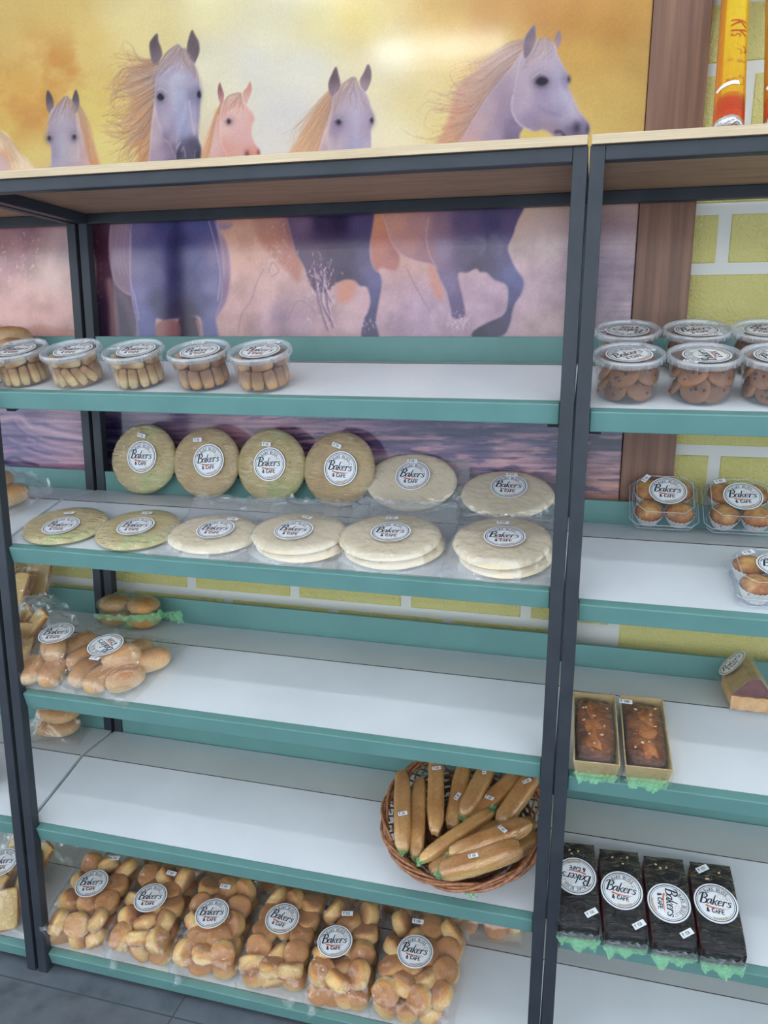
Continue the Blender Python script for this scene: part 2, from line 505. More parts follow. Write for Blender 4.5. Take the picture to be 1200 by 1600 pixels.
def paint_mural():
    sky = [(0, 0, (226, 192, 112)), (100, 15, (228, 198, 116)), (-120, 0, (222, 180, 100)), (-100, 140, (222, 160, 70)), (40, 160, (228, 170, 76)),
           (130, 70, (228, 196, 116)), (20, 210, (228, 192, 86)), (60, 228, (234, 208, 112)), (150, 175, (232, 208, 112)), (200, 20, (230, 212, 152)),
           (250, 55, (230, 214, 152)), (165, 230, (234, 218, 128)), (330, 10, (236, 226, 176)), (335, 100, (226, 222, 200)), (400, 100, (220, 220, 218)),
           (450, 180, (214, 214, 222)), (420, 40, (232, 228, 196)), (500, 40, (234, 224, 170)), (480, 110, (226, 226, 222)), (560, 30, (236, 214, 138)),
           (420, 230, (222, 220, 222)), (600, 100, (232, 222, 190)), (650, 160, (232, 216, 156)), (620, 215, (242, 234, 200)), (700, 20, (226, 182, 98)),
           (760, 20, (218, 158, 80)), (700, 80, (232, 206, 138)), (780, 80, (228, 196, 116)), (850, 10, (212, 152, 84)), (900, 30, (208, 150, 76)),
           (960, 40, (206, 150, 76)), (1000, 100, (216, 174, 94)), (950, 150, (224, 188, 98)), (920, 90, (224, 180, 90)), (1000, 200, (226, 188, 100)),
           (940, 215, (228, 194, 104)), (700, 210, (238, 220, 142)), (850, 215, (232, 204, 104)), (560, 200, (238, 232, 212)), (500, 300, (226, 190, 176)),
           (100, 310, (206, 180, 180)), (800, 300, (220, 190, 170)), (960, 300, (196, 172, 170)),
           (20, 390, (176, 138, 150)), (80, 430, (212, 186, 182)), (40, 350, (150, 116, 136)), (60, 490, (214, 172, 172)), (105, 385, (192, 172, 186)),
           (-120, 400, (190, 160, 170)), (395, 385, (208, 162, 148)), (420, 440, (206, 172, 172)), (375, 500, (190, 156, 158)), (440, 500, (164, 140, 166)),
           (600, 460, (192, 162, 178)), (650, 490, (172, 150, 182)), (625, 400, (206, 166, 164)), (855, 370, (196, 178, 184)), (840, 450, (182, 160, 180)),
           (860, 515, (186, 164, 172)), (770, 480, (176, 152, 182)), (955, 360, (158, 138, 156)), (955, 480, (160, 144, 166)), (930, 420, (120, 106, 140))]
    sea = [(50, 668, (132, 118, 160)), (90, 655, (176, 150, 176)), (40, 700, (98, 92, 146)), (60, 722, (164, 132, 168)), (110, 722, (178, 140, 166)), (250, 660, (122, 108, 142)),
           (400, 672, (160, 128, 156)), (330, 690, (150, 118, 146)), (560, 690, (146, 120, 154)), (600, 665, (104, 92, 140)), (700, 662, (52, 58, 106)), (800, 668, (56, 62, 112)), (760, 690, (64, 68, 116)), (850, 690, (72, 74, 122)),
           (690, 712, (146, 122, 156)), (800, 712, (188, 146, 160)), (830, 735, (176, 142, 160)), (760, 745, (110, 100, 142)), (950, 690, (48, 56, 98)), (940, 730, (158, 126, 142)),
           (950, 760, (188, 148, 142)), (180, 690, (52, 54, 88)), (-100, 690, (130, 116, 156)), (500, 600, (130, 112, 146)), (100, 600, (166, 142, 168)), (850, 600, (84, 84, 128)), (950, 600, (70, 72, 112)), (300, 600, (130, 110, 140))]
    top = idw(PX, PY, sky, 30, 1.7)
    bot = idw(PX, PY, sea, 22, 1.7)
    k = np.clip((PY - 540) / 70, 0, 1)[..., None]; k = k * k * (3 - 2 * k)
    IMG[:] = top * (1 - k) + bot * k
    # clouds and the yellow haze
    n = fbm(PX / 90 + 3, PY / 70, 5) - .5
    up = np.clip((260 - PY) / 120, 0, 1)
    IMG[:] += (n * 26 * up)[..., None] * np.array([1, .95, .55])
    cl = (fbm(PX / 48 + 9, PY / 44 + 2, 21, 5) - .42) * 4
    bl = np.exp(-(((PX - 75) / 62) ** 2 + ((PY - 125) / 66) ** 2)) + .9 * np.exp(-(((PX - 15) / 60) ** 2 + ((PY - 160) / 40) ** 2))
    a = np.clip(cl + .3, 0, 1) * np.clip(bl * 1.5, 0, 1) * .85
    IMG[:] = IMG * (1 - a[..., None]) + np.array([216, 150, 66]) * a[..., None]
    # low surf: fine horizontal streaks
    s = fbm(PX / 70, PY / 3.6, 41, 4) - .5
    lowk = np.clip((PY - 560) / 60, 0, 1) + .35 * np.clip((PX - 900) / 40, 0, 1) * np.clip((PY - 330) / 60, 0, 1)
    IMG[:] += (s * 80 * np.clip(lowk, 0, 1))[..., None] * np.array([1, .82, .72])
    w = np.clip((fbm(PX / 60 + 7, PY / 6, 47, 4) - .54) * 9, 0, 1) * np.clip((PY - 650) / 40, 0, 1) * np.clip(.35 + (PX - 250) / 500, .2, .6)
    IMG[:] = IMG * (1 - w[..., None]) + np.array([206, 160, 170]) * w[..., None]
    w = np.clip((fbm(PX / 50 + 2, PY / 5, 53, 4) - .56) * 9, 0, 1) * np.clip((PY - 610) / 40, 0, 1) * np.clip(.2 + (PX - 250) / 600, .15, .6)
    IMG[:] = IMG * (1 - w[..., None]) + np.array([66, 66, 118]) * w[..., None]
    # wave crest under the leftmost shelf
    stroke([(0, 655), (30, 652), (50, 668), (90, 676), (135, 686)], 9, 5, (206, 178, 200), .7, 4)
    stroke([(0, 681), (35, 682), (75, 684), (130, 690)], 5, 3, (70, 70, 124), .85, 2)
    stroke([(5, 722), (22, 715), (40, 722), (60, 727)], 8, 2, (62, 66, 112), .8, 2)
    stroke([(45, 700), (62, 706), (80, 710)], 3, 1, (64, 66, 118), .8, 1.5)
    for (x0, y0, x1, y1) in ((20, 662, 60, 690), (40, 690, 110, 712), (70, 664, 128, 676), (30, 704, 90, 722), (60, 690, 120, 702), (10, 690, 50, 700)):
        stroke([(x0, y0), ((x0 + x1) / 2, (y0 + y1) / 2 + 3), (x1, y1)], 5, 3, (92, 88, 146), .55, 3)
        stroke([(x0 + 4, y0 - 5), ((x0 + x1) / 2, (y0 + y1) / 2 - 3), (x1 + 4, y1 - 5)], 3, 2, (190, 162, 190), .5, 2.5)
    # spray mist between the legs
    mm = (fbm(PX / 26, PY / 30, 61, 5) - .5)
    mk = np.clip((PY - 330) / 60, 0, 1) * np.clip((560 - PY) / 40, 0, 1)
    IMG[:] += (mm * 46 * mk)[..., None] * np.array([1, .85, .9])

    # ---- far left mane
    shape([(-60, 190), (0, 204), (14, 214), (28, 236), (46, 252), (48, 275), (-60, 280)], [(0, 215, (238, 214, 180)), (30, 250, (242, 222, 188)), (8, 250, (226, 160, 120)), (-30, 240, (220, 170, 140))], 4)
    shape([(-60, 225), (0, 240), (12, 275), (-60, 280)], [(0, 260, (214, 176, 176)), (-30, 250, (200, 160, 160))], 2)
    hair([[(-20, 200), (10, 225), (26, 268)], [(-10, 200), (22, 225), (48, 262)]], 40, [((240, 214, 180), (236, 190, 150)), ((220, 160, 120), (238, 214, 180))], jit=4, alpha=.6, seed=2)

    # ---- left small horse
    shape([(112, 165), (126, 178), (140, 210), (152, 245), (156, 275), (112, 275)], [(120, 180, (226, 196, 168)), (138, 220, (230, 158, 104)), (150, 262, (226, 150, 100)), (126, 230, (220, 176, 156))], 4)
    hair([[(118, 160), (128, 200), (134, 270)], [(122, 160), (140, 200), (156, 268)]], 60, [((228, 196, 168), (228, 150, 100)), ((206, 160, 140), (236, 190, 150))], jit=4, alpha=.5, seed=3)
    shape([(104, 175), (126, 200), (134, 235), (144, 280), (100, 280)], [(118, 200, (206, 180, 186)), (132, 262, (214, 176, 172)), (122, 250, (196, 160, 172))], 2)
    for e in ([(72, 150), (75, 141), (82, 152), (84, 166), (80, 178), (73, 170)], [(112, 165), (114, 150), (119, 140), (124, 156), (122, 172), (115, 178)]):
        shape(e, [(76, 150, (84, 74, 84)), (82, 172, (150, 128, 140)), (117, 150, (92, 80, 92)), (121, 172, (160, 138, 150))], 1.1)
    shape([(80, 172), (98, 162), (114, 172), (121, 196), (121, 216), (124, 236), (121, 262), (112, 285), (84, 285), (80, 258), (79, 232), (73, 214), (75, 194)],
          [(96, 185, (186, 174, 200)), (96, 215, (172, 166, 200)), (94, 250, (160, 160, 202)), (114, 230, (198, 178, 190)), (118, 205, (170, 152, 176)), (79, 205, (170, 152, 170)), (82, 240, (150, 140, 170)), (104, 262, (190, 176, 198)), (115, 255, (204, 180, 184))], 1.5, rim=((226, 206, 206), 2, .35))
    for c, rx in (((77, 216), 6), ((116, 214), 6)):
        glow(c[0], c[1], rx * 1.2, rx * 1.5, (112, 98, 126), .7); glow(c[0], c[1], rx * .45, rx * .6, (40, 36, 52), .95); stroke([(c[0] - 4, c[1] - 4), (c[0], c[1] - 6), (c[0] + 4, c[1] - 4)], 1.6, 1.2, (196, 176, 190), .6, .8)
    hair([[(100, 152), (82, 170), (66, 206)], [(104, 152), (94, 166), (82, 190)], [(104, 152), (108, 168), (106, 185)], [(106, 152), (118, 168), (124, 200)]], 70, [((206, 176, 172), (190, 160, 168)), ((226, 200, 186), (206, 176, 176)), ((160, 134, 146), (180, 150, 160))], jit=3, alpha=.6, seed=4)

    # ---- pink horse behind, between the two big heads
    shape([(338, 168), (330, 195), (318, 225), (312, 275), (360, 275), (352, 200)], [(336, 175, (230, 196, 150)), (326, 215, (236, 190, 150)), (318, 250, (232, 168, 120)), (345, 250, (222, 176, 176)), (340, 200, (222, 164, 140))], 4)
    hair([[(346, 160), (332, 200), (314, 265)], [(350, 160), (344, 200), (332, 268)]], 60, [((232, 170, 130), (238, 190, 140)), ((220, 150, 120), (232, 160, 110))], jit=4, alpha=.5, seed=5)
    shape([(340, 180), (352, 200), (362, 230), (382, 275), (322, 275), (328, 240)], [(335, 230, (224, 184, 184)), (355, 240, (216, 160, 160)), (330, 268, (224, 178, 176)), (365, 265, (222, 140, 120))], 2)
    for e in ([(340, 142), (343, 129), (347, 138), (350, 150), (347, 164), (342, 156)], [(379, 146), (386, 136), (391, 127), (393.5, 140), (389, 154), (384, 162)]):
        shape(e, [(343, 138, (150, 96, 104)), (346, 158, (206, 150, 150)), (390, 135, (214, 150, 140)), (386, 156, (226, 180, 172))], 1)
    shape([(346, 164), (356, 154), (374, 153), (388, 168), (396, 178), (398, 187), (394, 198), (394, 212), (399, 224), (406, 236), (407, 248), (402, 275), (360, 275), (352, 240), (345, 222), (343, 188)],
          [(365, 172, (228, 186, 182)), (380, 190, (226, 184, 190)), (372, 215, (222, 176, 180)), (350, 200, (230, 190, 188)), (355, 230, (226, 160, 150)), (375, 240, (224, 170, 166)), (396, 240, (226, 140, 120)), (396, 190, (226, 170, 160)), (362, 262, (224, 146, 126)), (392, 215, (222, 178, 190))], 1.5, rim=((240, 206, 196), 2, .4))
    glow(358, 189, 7.5, 7, (156, 114, 128), .7); glow(357.5, 190, 3.2, 4, (48, 40, 62), .98); stroke([(351, 186), (356, 182), (363, 185)], 2, 1.4, (236, 200, 196), .7, .8)
    glow(386, 241, 4, 6, (130, 70, 76), .9); glow(404, 238, 2.5, 5, (150, 84, 84), .8)
    hair([[(372, 146), (352, 156), (340, 196)], [(374, 146), (366, 160), (356, 172)], [(376, 146), (384, 160), (388, 174)]], 50, [((230, 190, 176), (226, 160, 140)), ((236, 206, 190), (228, 180, 166)), ((206, 150, 140), (220, 150, 130))], jit=3, alpha=.55, seed=6)

    # ---- stretches that run on behind the top board: chests and necks
    shape([(230, 262), (202, 305), (204, 345), (336, 345), (340, 310), (312, 268)], [(240, 262, (182, 162, 188)), (270, 300, (110, 108, 156)), (320, 300, (150, 136, 172)), (215, 320, (150, 132, 168)), (300, 262, (120, 112, 154))], 3)
    shape([(176, 300), (168, 352), (212, 352), (214, 290)], [(185, 330, (160, 138, 162)), (205, 310, (150, 132, 166))], 3)
    shape([(322, 290), (350, 300), (364, 352), (326, 352)], (166, 142, 170), 3)
    shape([(80, 258), (64, 300), (60, 350), (150, 350), (158, 300), (140, 258)], [(100, 285, (176, 162, 194)), (140, 300, (206, 168, 166)), (80, 330, (150, 128, 150)), (130, 340, (170, 140, 150))], 5, .9)
    shape([(322, 258), (306, 300), (330, 345), (420, 345), (424, 300), (404, 256)], [(350, 280, (222, 172, 168)), (400, 300, (214, 160, 150)), (370, 335, (206, 156, 146))], 6, .85)

    # ---- the big horse, body first
    shape([(140, 345), (150, 420), (148, 525), (212, 525), (200, 345)], [(150, 380, (98, 66, 86)), (165, 430, (112, 82, 104)), (160, 500, (92, 74, 102)), (185, 360, (110, 84, 112)), (152, 500, (70, 58, 84))], 3)
    stroke([(171, 440), (176, 480), (178, 523)], 10, 14, (176, 140, 150), .7, 4)
    stroke([(190, 460), (206, 490), (214, 523)], 14, 16, (118, 100, 126), .7, 5)
    shape([(182, 296), (172, 352), (170, 392), (174, 425), (183, 448), (206, 462), (214, 440), (212, 296)], [(180, 360, (158, 136, 160)), (176, 400, (162, 140, 166)), (186, 440, (142, 116, 146)), (200, 380, (150, 130, 166))], 1.8, rim=((196, 172, 190), 2.5, .4))
    shape([(330, 296), (341, 352), (354, 378), (361, 417), (357, 463), (344, 490), (330, 500), (320, 400), (320, 296)], [(340, 360, (172, 146, 172)), (352, 410, (168, 140, 170)), (350, 450, (146, 116, 150)), (335, 430, (150, 130, 170))], 1.8, rim=((206, 178, 192), 2.5, .5))
    shape([(206, 296), (204, 380), (203, 440), (206, 470), (212, 498), (218, 530), (245, 530), (244, 500), (256, 502), (268, 500), (290, 498), (312, 497), (318, 530), (342, 530), (338, 498), (346, 470), (348, 430), (344, 380), (338, 345), (332, 296)],
          [(215, 360, (124, 118, 164)), (212, 420, (134, 126, 170)), (216, 460, (130, 128, 182)), (230, 512, (110, 116, 176)), (222, 490, (118, 120, 178)), (240, 380, (104, 100, 156)), (250, 430, (112, 106, 158)), (262, 350, (88, 92, 148)), (275, 380, (76, 76, 128)), (276, 430, (70, 70, 116)), (276, 480, (72, 66, 100)),
           (245, 470, (86, 80, 124)), (305, 350, (100, 106, 166)), (310, 400, (104, 106, 164)), (300, 440, (96, 94, 146)), (318, 470, (96, 96, 146)), (330, 450, (132, 128, 176)), (336, 490, (126, 122, 168)), (330, 512, (110, 114, 172)), (335, 400, (138, 126, 170)), (295, 485, (72, 62, 92)), (265, 495, (78, 70, 104))],
          1.6, soft=10, rim=((176, 160, 196), 2.4, .45))
    shape([(280, 498), (308, 497), (310, 530), (280, 530)], (80, 66, 88), 3)
    shape([(247, 504), (278, 502), (279, 530), (246, 530)], [(255, 515, (160, 112, 116)), (272, 512, (140, 100, 110))], 3, .9)
    stroke([(309, 502), (314, 524)], 7, 6, (170, 126, 128), .7, 2)
    stroke([(276, 345), (274, 400), (275, 450)], 12, 26, (64, 64, 108), .5, 8)
    stroke([(240, 400), (256, 420), (272, 440)], 3, 3, (80, 80, 130), .35, 5); stroke([(312, 405), (296, 430), (280, 446)], 3, 3, (78, 78, 128), .35, 5)
    stroke([(205, 345), (203, 400), (204, 440), (212, 470), (217, 500)], 1.6, 1.6, (190, 170, 200), .6, 1)
    stroke([(326, 345), (338, 390), (344, 430), (340, 470)], 1.6, 1.6, (196, 176, 202), .6, 1)
    stroke([(334, 340), (348, 390), (350, 430)], 1.2, 1.2, (200, 178, 200), .5, 1)
    for q in (186, 192, 198): stroke([(q, 350), (q - 5, 395), (q + 2, 430)], 1.2, 1, (184, 160, 182), .35, 1)

    # ---- the big horse, mane, neck and head
    shape([(248, 92), (226, 96), (206, 110), (196, 124), (200, 140), (204, 158), (200, 176), (194, 192), (200, 205), (206, 218), (214, 240), (214, 280), (246, 280), (246, 170), (246, 120)],
          [(240, 100, (206, 178, 160)), (215, 118, (216, 186, 158)), (225, 135, (208, 166, 138)), (215, 160, (224, 170, 120)), (236, 160, (158, 122, 116)), (225, 185, (222, 152, 104)), (236, 210, (212, 138, 96)), (222, 235, (232, 160, 96)), (235, 250, (214, 140, 104)), (206, 200, (232, 196, 140)), (240, 130, (150, 124, 128))], 7, .95)
    hair([[(250, 90), (222, 92), (196, 78), (184, 62)], [(248, 96), (215, 108), (190, 112), (178, 136)], [(246, 112), (205, 128), (178, 138), (162, 138)], [(244, 130), (210, 150), (182, 150), (176, 166)],
          [(243, 150), (214, 172), (186, 196), (156, 194)], [(242, 165), (220, 196), (192, 214), (164, 208)], [(242, 180), (224, 216), (200, 232), (186, 252)], [(241, 200), (232, 232), (218, 250), (206, 268)], [(240, 215), (238, 240), (232, 258), (228, 272)]], 260,
         [((204, 176, 162), (222, 170, 120)), ((176, 140, 130), (214, 150, 104)), ((226, 198, 176), (236, 190, 130)), ((212, 140, 96), (232, 160, 100)), ((150, 120, 120), (196, 140, 110))], wid=(1.8, .6), jit=4.5, alpha=.55, seed=7)
    for g in ([(246, 110), (222, 112), (206, 100), (198, 78)], [(236, 116), (205, 112), (186, 116), (177, 134), (182, 150), (200, 158)], [(236, 134), (208, 132), (184, 140), (160, 138)], [(190, 140), (174, 152), (176, 168), (186, 166)],
              [(232, 104), (214, 88), (206, 72), (196, 64)], [(240, 178), (212, 200), (186, 214), (164, 208)], [(212, 186), (184, 194), (152, 196)], [(222, 200), (200, 222), (188, 236), (185, 252)], [(226, 210), (206, 226), (200, 246)], [(222, 120), (200, 104), (184, 104)]):
        stroke(g, 2.6, 1.0, (176, 142, 136), .7, 1.0, (200, 160, 136))
    for g in ([(205, 176), (190, 192), (170, 192)], [(214, 214), (196, 236), (178, 246)], [(180, 210), (166, 222), (150, 226)]):
        stroke(g, 1.2, .6, (226, 180, 150), .6, .8)
    shape([(246, 120), (241, 160), (237, 190), (234, 230), (232, 280), (276, 280), (274, 240), (262, 200)], [(243, 160, (206, 184, 196)), (240, 220, (200, 178, 194)), (252, 240, (176, 156, 186)), (262, 230, (130, 110, 150)), (268, 255, (120, 100, 140)), (245, 265, (186, 164, 186))], 1.8, rim=((226, 206, 206), 2, .4))
    shape([(236, 92), (233, 72), (236, 62), (245.6, 52), (248, 64), (253, 78), (253, 88), (246, 100), (240, 100)], [(240, 65, (96, 84, 92)), (244, 80, (90, 80, 92)), (250, 84, (150, 130, 144)), (238, 92, (140, 118, 130))], 1.2, rim=((156, 134, 140), 1.6, .5))
    shape([(291, 84), (293, 66), (299.6, 46.5), (306, 56), (311, 66), (312, 80), (307, 94), (302, 101), (294, 92)], [(300, 60, (110, 96, 104)), (303, 76, (84, 74, 86)), (295, 82, (140, 122, 138)), (309, 72, (130, 112, 122))], 1.2, rim=((156, 134, 140), 1.6, .5))
    shape([(246, 112), (258, 92), (284, 86), (303, 98), (310, 118), (312, 134), (315, 146), (313, 162), (312, 184), (309, 200), (311, 218), (315, 232), (313, 252), (305, 280), (280, 280), (274, 250), (266, 228), (254, 214), (246, 190), (243, 150)],
          [(280, 100, (196, 186, 208)), (278, 120, (184, 184, 216)), (262, 120, (176, 168, 198)), (280, 150, (176, 180, 216)), (284, 180, (160, 168, 216)), (288, 205, (148, 158, 212)), (302, 120, (168, 164, 200)), (302, 150, (136, 130, 170)), (300, 180, (168, 160, 200)), (306, 200, (188, 174, 206)), (258, 165, (170, 160, 192)), (262, 190, (176, 162, 196)),
           (250, 195, (200, 180, 198)), (268, 215, (176, 158, 190)), (262, 215, (130, 112, 150)), (276, 195, (164, 160, 202)), (247, 150, (190, 172, 190)), (300, 225, (84, 78, 112)), (288, 235, (92, 86, 120)), (278, 236, (90, 80, 112)), (310, 235, (80, 72, 104)), (292, 250, (78, 72, 104)), (270, 240, (150, 128, 160))],
          1.5, soft=8, rim=((206, 192, 214), 1.8, .4))
    stroke([(244, 118), (246, 150), (250, 185), (262, 212)], 5, 4, (150, 138, 172), .45, 4)
    stroke([(268, 112), (270, 150), (276, 190)], 7, 6, (200, 198, 228), .35, 6)
    stroke([(310, 160), (310, 190), (308, 212)], 4, 3, (132, 116, 156), .5, 3)
    stroke([(262, 120), (276, 108), (292, 112)], 5, 4, (150, 140, 176), .35, 4)
    for c, rx, ry in (((251, 151), 9, 12), ((311, 147), 5, 12)):
        glow(c[0], c[1], rx * 1.1, ry * 1.2, (122, 114, 150), .7); glow(c[0], c[1] + 1, rx * .5, ry * .42, (36, 36, 56), .98); shape([(c[0] - rx * .62, c[1] + 1), (c[0] - rx * .1, c[1] - ry * .42), (c[0] + rx * .6, c[1] + 2), (c[0], c[1] + ry * .46)], (40, 40, 60), 1.0, .9)
    stroke([(247, 140), (252, 138), (260, 144)], 2, 1.5, (206, 196, 214), .6, 1)
    stroke([(276, 230), (279, 205), (286, 186), (292, 160)], 3, 3, (186, 190, 226), .5, 4)
    stroke([(256, 214), (266, 204), (275, 180)], 6, 4, (140, 130, 172), .4, 5)
    stroke([(296, 158), (300, 190), (304, 210)], 2, 2, (208, 200, 224), .55, 1.5)
    stroke([(274, 246), (276, 232), (282, 222)], 1.4, 1.2, (216, 196, 212), .8, 1)
    stroke([(284, 236), (287, 230), (290, 246)], 1.4, 1.2, (196, 170, 200), .7, 1); stroke([(305, 236), (304, 246)], 1.4, 1, (196, 170, 200), .6, 1)
    glow(279, 243, 5, 8, (44, 42, 64), .7); glow(309, 244, 4, 8, (44, 42, 64), .7)
    hair([[(276, 70), (256, 84), (240, 112), (228, 140)], [(280, 72), (266, 90), (250, 108), (240, 122)], [(284, 76), (276, 94), (262, 108), (250, 118)], [(286, 80), (288, 96), (296, 108), (304, 118)], [(288, 76), (300, 92), (308, 112), (312, 134)]], 120,
         [((206, 180, 184), (190, 164, 180)), ((226, 200, 186), (206, 180, 184)), ((160, 138, 156), (176, 152, 166)), ((190, 170, 186), (206, 186, 196))], wid=(2.0, .7), jit=3, alpha=.65, seed=8)
    for g in ([(283, 86), (272, 100), (254, 112), (238, 130)], [(284, 86), (280, 102), (268, 108)], [(282, 84), (292, 96), (300, 112)], [(276, 82), (256, 98), (240, 122)]):
        stroke(g, 2.2, 1, (160, 140, 160), .3, 1.0)

    # ---- third horse: body, then head
    shape([(576, 296), (600, 296), (616, 378), (624, 402), (618, 422), (596, 418), (582, 420)], [(590, 345, (214, 150, 124)), (600, 385, (206, 140, 126)), (610, 410, (190, 130, 126)), (618, 395, (170, 110, 116))], 4)
    shape([(528, 440), (552, 436), (556, 452), (546, 470), (530, 472)], (206, 146, 128), 6, .85)
    shape([(392, 296), (398, 360), (420, 395), (450, 425), (470, 430), (470, 296)], [(410, 345, (186, 140, 136)), (430, 380, (196, 138, 126)), (450, 410, (190, 130, 120)), (462, 360, (150, 110, 126)), (396, 350, (200, 150, 136))], 7, .9)
    shape([(452, 296), (458, 380), (476, 420), (490, 455), (512, 456), (522, 446), (538, 438), (553, 439), (562, 447), (573, 450), (578, 470), (574, 488), (568, 500), (565, 530), (592, 530), (588, 502), (592, 475), (597, 445), (594, 428), (584, 418), (578, 390), (577, 296)],
          [(475, 350, (132, 110, 146)), (500, 350, (82, 70, 110)), (530, 350, (70, 62, 100)), (560, 350, (100, 92, 138)), (490, 400, (116, 92, 124)), (520, 395, (96, 76, 108)), (545, 400, (90, 74, 110)), (565, 400, (108, 98, 142)), (505, 440, (108, 84, 108)), (540, 430, (84, 66, 98)), (575, 425, (118, 112, 162)), (588, 440, (116, 114, 166)),
           (585, 460, (100, 98, 148)), (582, 490, (92, 88, 134)), (578, 515, (96, 84, 122)), (560, 440, (96, 84, 122))], 2, soft=10, rim=((206, 180, 200), 1.6, .4))
    shape([(454, 250), (452, 318), (578, 318), (578, 250)], [(480, 300, (160, 140, 170)), (540, 300, (110, 104, 150)), (570, 300, (140, 130, 170))], 4, .9)
    shape([(522, 140), (508, 150), (494, 170), (480, 195), (466, 218), (452, 240), (448, 280), (510, 280), (520, 190)], [(512, 155, (224, 176, 146)), (490, 185, (234, 176, 130)), (470, 220, (236, 180, 136)), (500, 215, (226, 164, 130)), (510, 190, (200, 150, 140))], 6, .9)
    hair([[(526, 132), (498, 158), (470, 186), (448, 212)], [(524, 140), (500, 172), (478, 205), (456, 236)], [(520, 150), (506, 188), (492, 222), (470, 262)], [(518, 160), (510, 198), (504, 232), (496, 265)]], 130,
         [((228, 186, 160), (238, 190, 140)), ((212, 150, 120), (234, 170, 120)), ((190, 150, 146), (226, 170, 136)), ((236, 206, 180), (242, 206, 160))], jit=4, alpha=.5, seed=9)
    shape([(520, 170), (508, 200), (498, 235), (494, 280), (530, 280), (524, 220)], [(512, 210, (214, 186, 192)), (505, 250, (206, 176, 186)), (518, 240, (186, 160, 182))], 1.8, rim=((232, 210, 206), 2, .4))
    for e in ([(513, 130), (518, 116), (525, 104), (529, 116), (532, 132), (528, 146), (519, 151), (514, 142)], [(562, 126), (568, 114), (575, 100), (580, 110), (580, 124), (575, 138), (570, 143), (564, 136)]):
        shape(e, [(521, 122, (112, 90, 104)), (526, 142, (160, 136, 156)), (574, 115, (120, 100, 118)), (568, 134, (170, 146, 164))], 1.2, rim=((160, 134, 146), 1.5, .4))
    shape([(520, 152), (534, 138), (556, 132), (572, 146), (580, 168), (585, 186), (580, 204), (580, 225), (576, 280), (520, 280), (513, 236), (513, 205), (518, 180)],
          [(548, 150, (186, 170, 200)), (550, 185, (178, 168, 204)), (556, 225, (166, 164, 210)), (528, 170, (190, 170, 192)), (524, 200, (170, 150, 184)), (524, 225, (206, 184, 200)), (540, 220, (182, 168, 202)), (575, 165, (180, 164, 194)), (578, 205, (176, 158, 192)), (574, 230, (192, 176, 204)), (560, 250, (150, 144, 190))], 1.5, soft=8, rim=((214, 196, 210), 1.8, .4))
    for c, rx, ry in (((529, 191), 9, 10), ((581, 188), 5, 10)):
        glow(c[0], c[1], rx * 1.05, ry * 1.1, (126, 110, 146), .7); glow(c[0], c[1], rx * .45, ry * .42, (40, 36, 58), .98); stroke([(c[0] - rx * .8, c[1] - 4), (c[0], c[1] - 7), (c[0] + rx * .8, c[1] - 3)], 1.8, 1.2, (200, 184, 204), .6, .8)
    stroke([(556, 240), (556, 200), (548, 165)], 6, 8, (196, 186, 218), .4, 6)
    hair([[(548, 122), (530, 138), (518, 170), (514, 200)], [(552, 122), (542, 140), (532, 156), (528, 168)], [(556, 122), (562, 140), (570, 154), (576, 172)]], 70, [((206, 176, 180), (196, 166, 176)), ((228, 196, 184), (210, 176, 176)), ((166, 138, 156), (186, 156, 170))], jit=3, alpha=.6, seed=10)
    stroke([(540, 140), (548, 136), (552, 144), (545, 148)], 2, 1.4, (156, 134, 158), .4, 1)

    # ---- fourth horse: body
    shape([(668, 408), (684, 416), (694, 440), (690, 470), (674, 452)], (204, 146, 136), 6, .8)
    shape([(600, 296), (603, 352), (612, 380), (627, 398), (650, 408), (675, 414), (682, 425), (688, 440), (697, 458), (703, 482), (708, 499), (727, 494), (725, 470), (720, 448), (717, 428), (730, 427), (743, 421), (750, 426), (760, 427), (772, 438), (790, 446), (793, 464), (787, 490), (762, 503), (738, 518), (742, 530), (784, 526), (797, 508), (804, 478), (816, 458), (819, 438), (806, 418), (798, 400), (795, 385), (806, 355), (808, 296)],
          [(620, 350, (204, 154, 146)), (640, 380, (190, 140, 142)), (660, 350, (184, 144, 150)), (670, 395, (166, 124, 140)), (690, 350, (150, 124, 150)), (690, 390, (150, 132, 168)), (700, 440, (134, 120, 164)), (715, 485, (112, 98, 146)), (720, 350, (112, 100, 140)), (725, 400, (104, 90, 128)), (740, 375, (108, 98, 140)),
           (770, 350, (92, 88, 132)), (780, 375, (104, 98, 142)), (765, 410, (92, 80, 118)), (745, 415, (90, 74, 108)), (796, 350, (110, 100, 142)), (785, 405, (104, 98, 146)), (800, 425, (112, 116, 172)), (812, 440, (104, 108, 166)), (797, 460, (96, 94, 146)), (792, 490, (90, 82, 126)), (770, 512, (84, 74, 108)), (745, 520, (66, 58, 84))],
          1.8, soft=9, rim=((212, 184, 200), 1.8, .5))
    stroke([(670, 340), (666, 370), (672, 400), (684, 420)], 2, 1.6, (206, 172, 184), .6, 1.2)
    stroke([(745, 370), (758, 380), (752, 395)], 4, 4, (130, 118, 158), .5, 4); stroke([(770, 368), (782, 380), (780, 396)], 4, 4, (128, 116, 156), .5, 4)
    stroke([(762, 365), (762, 396)], 3, 3, (78, 72, 112), .5, 4)
    # hidden neck to body stretch, then neck and head
    shape([(672, 250), (604, 314), (804, 314), (806, 244)], [(690, 280, (190, 160, 170)), (780, 280, (140, 128, 166)), (640, 320, (206, 160, 150))], 4, .95)
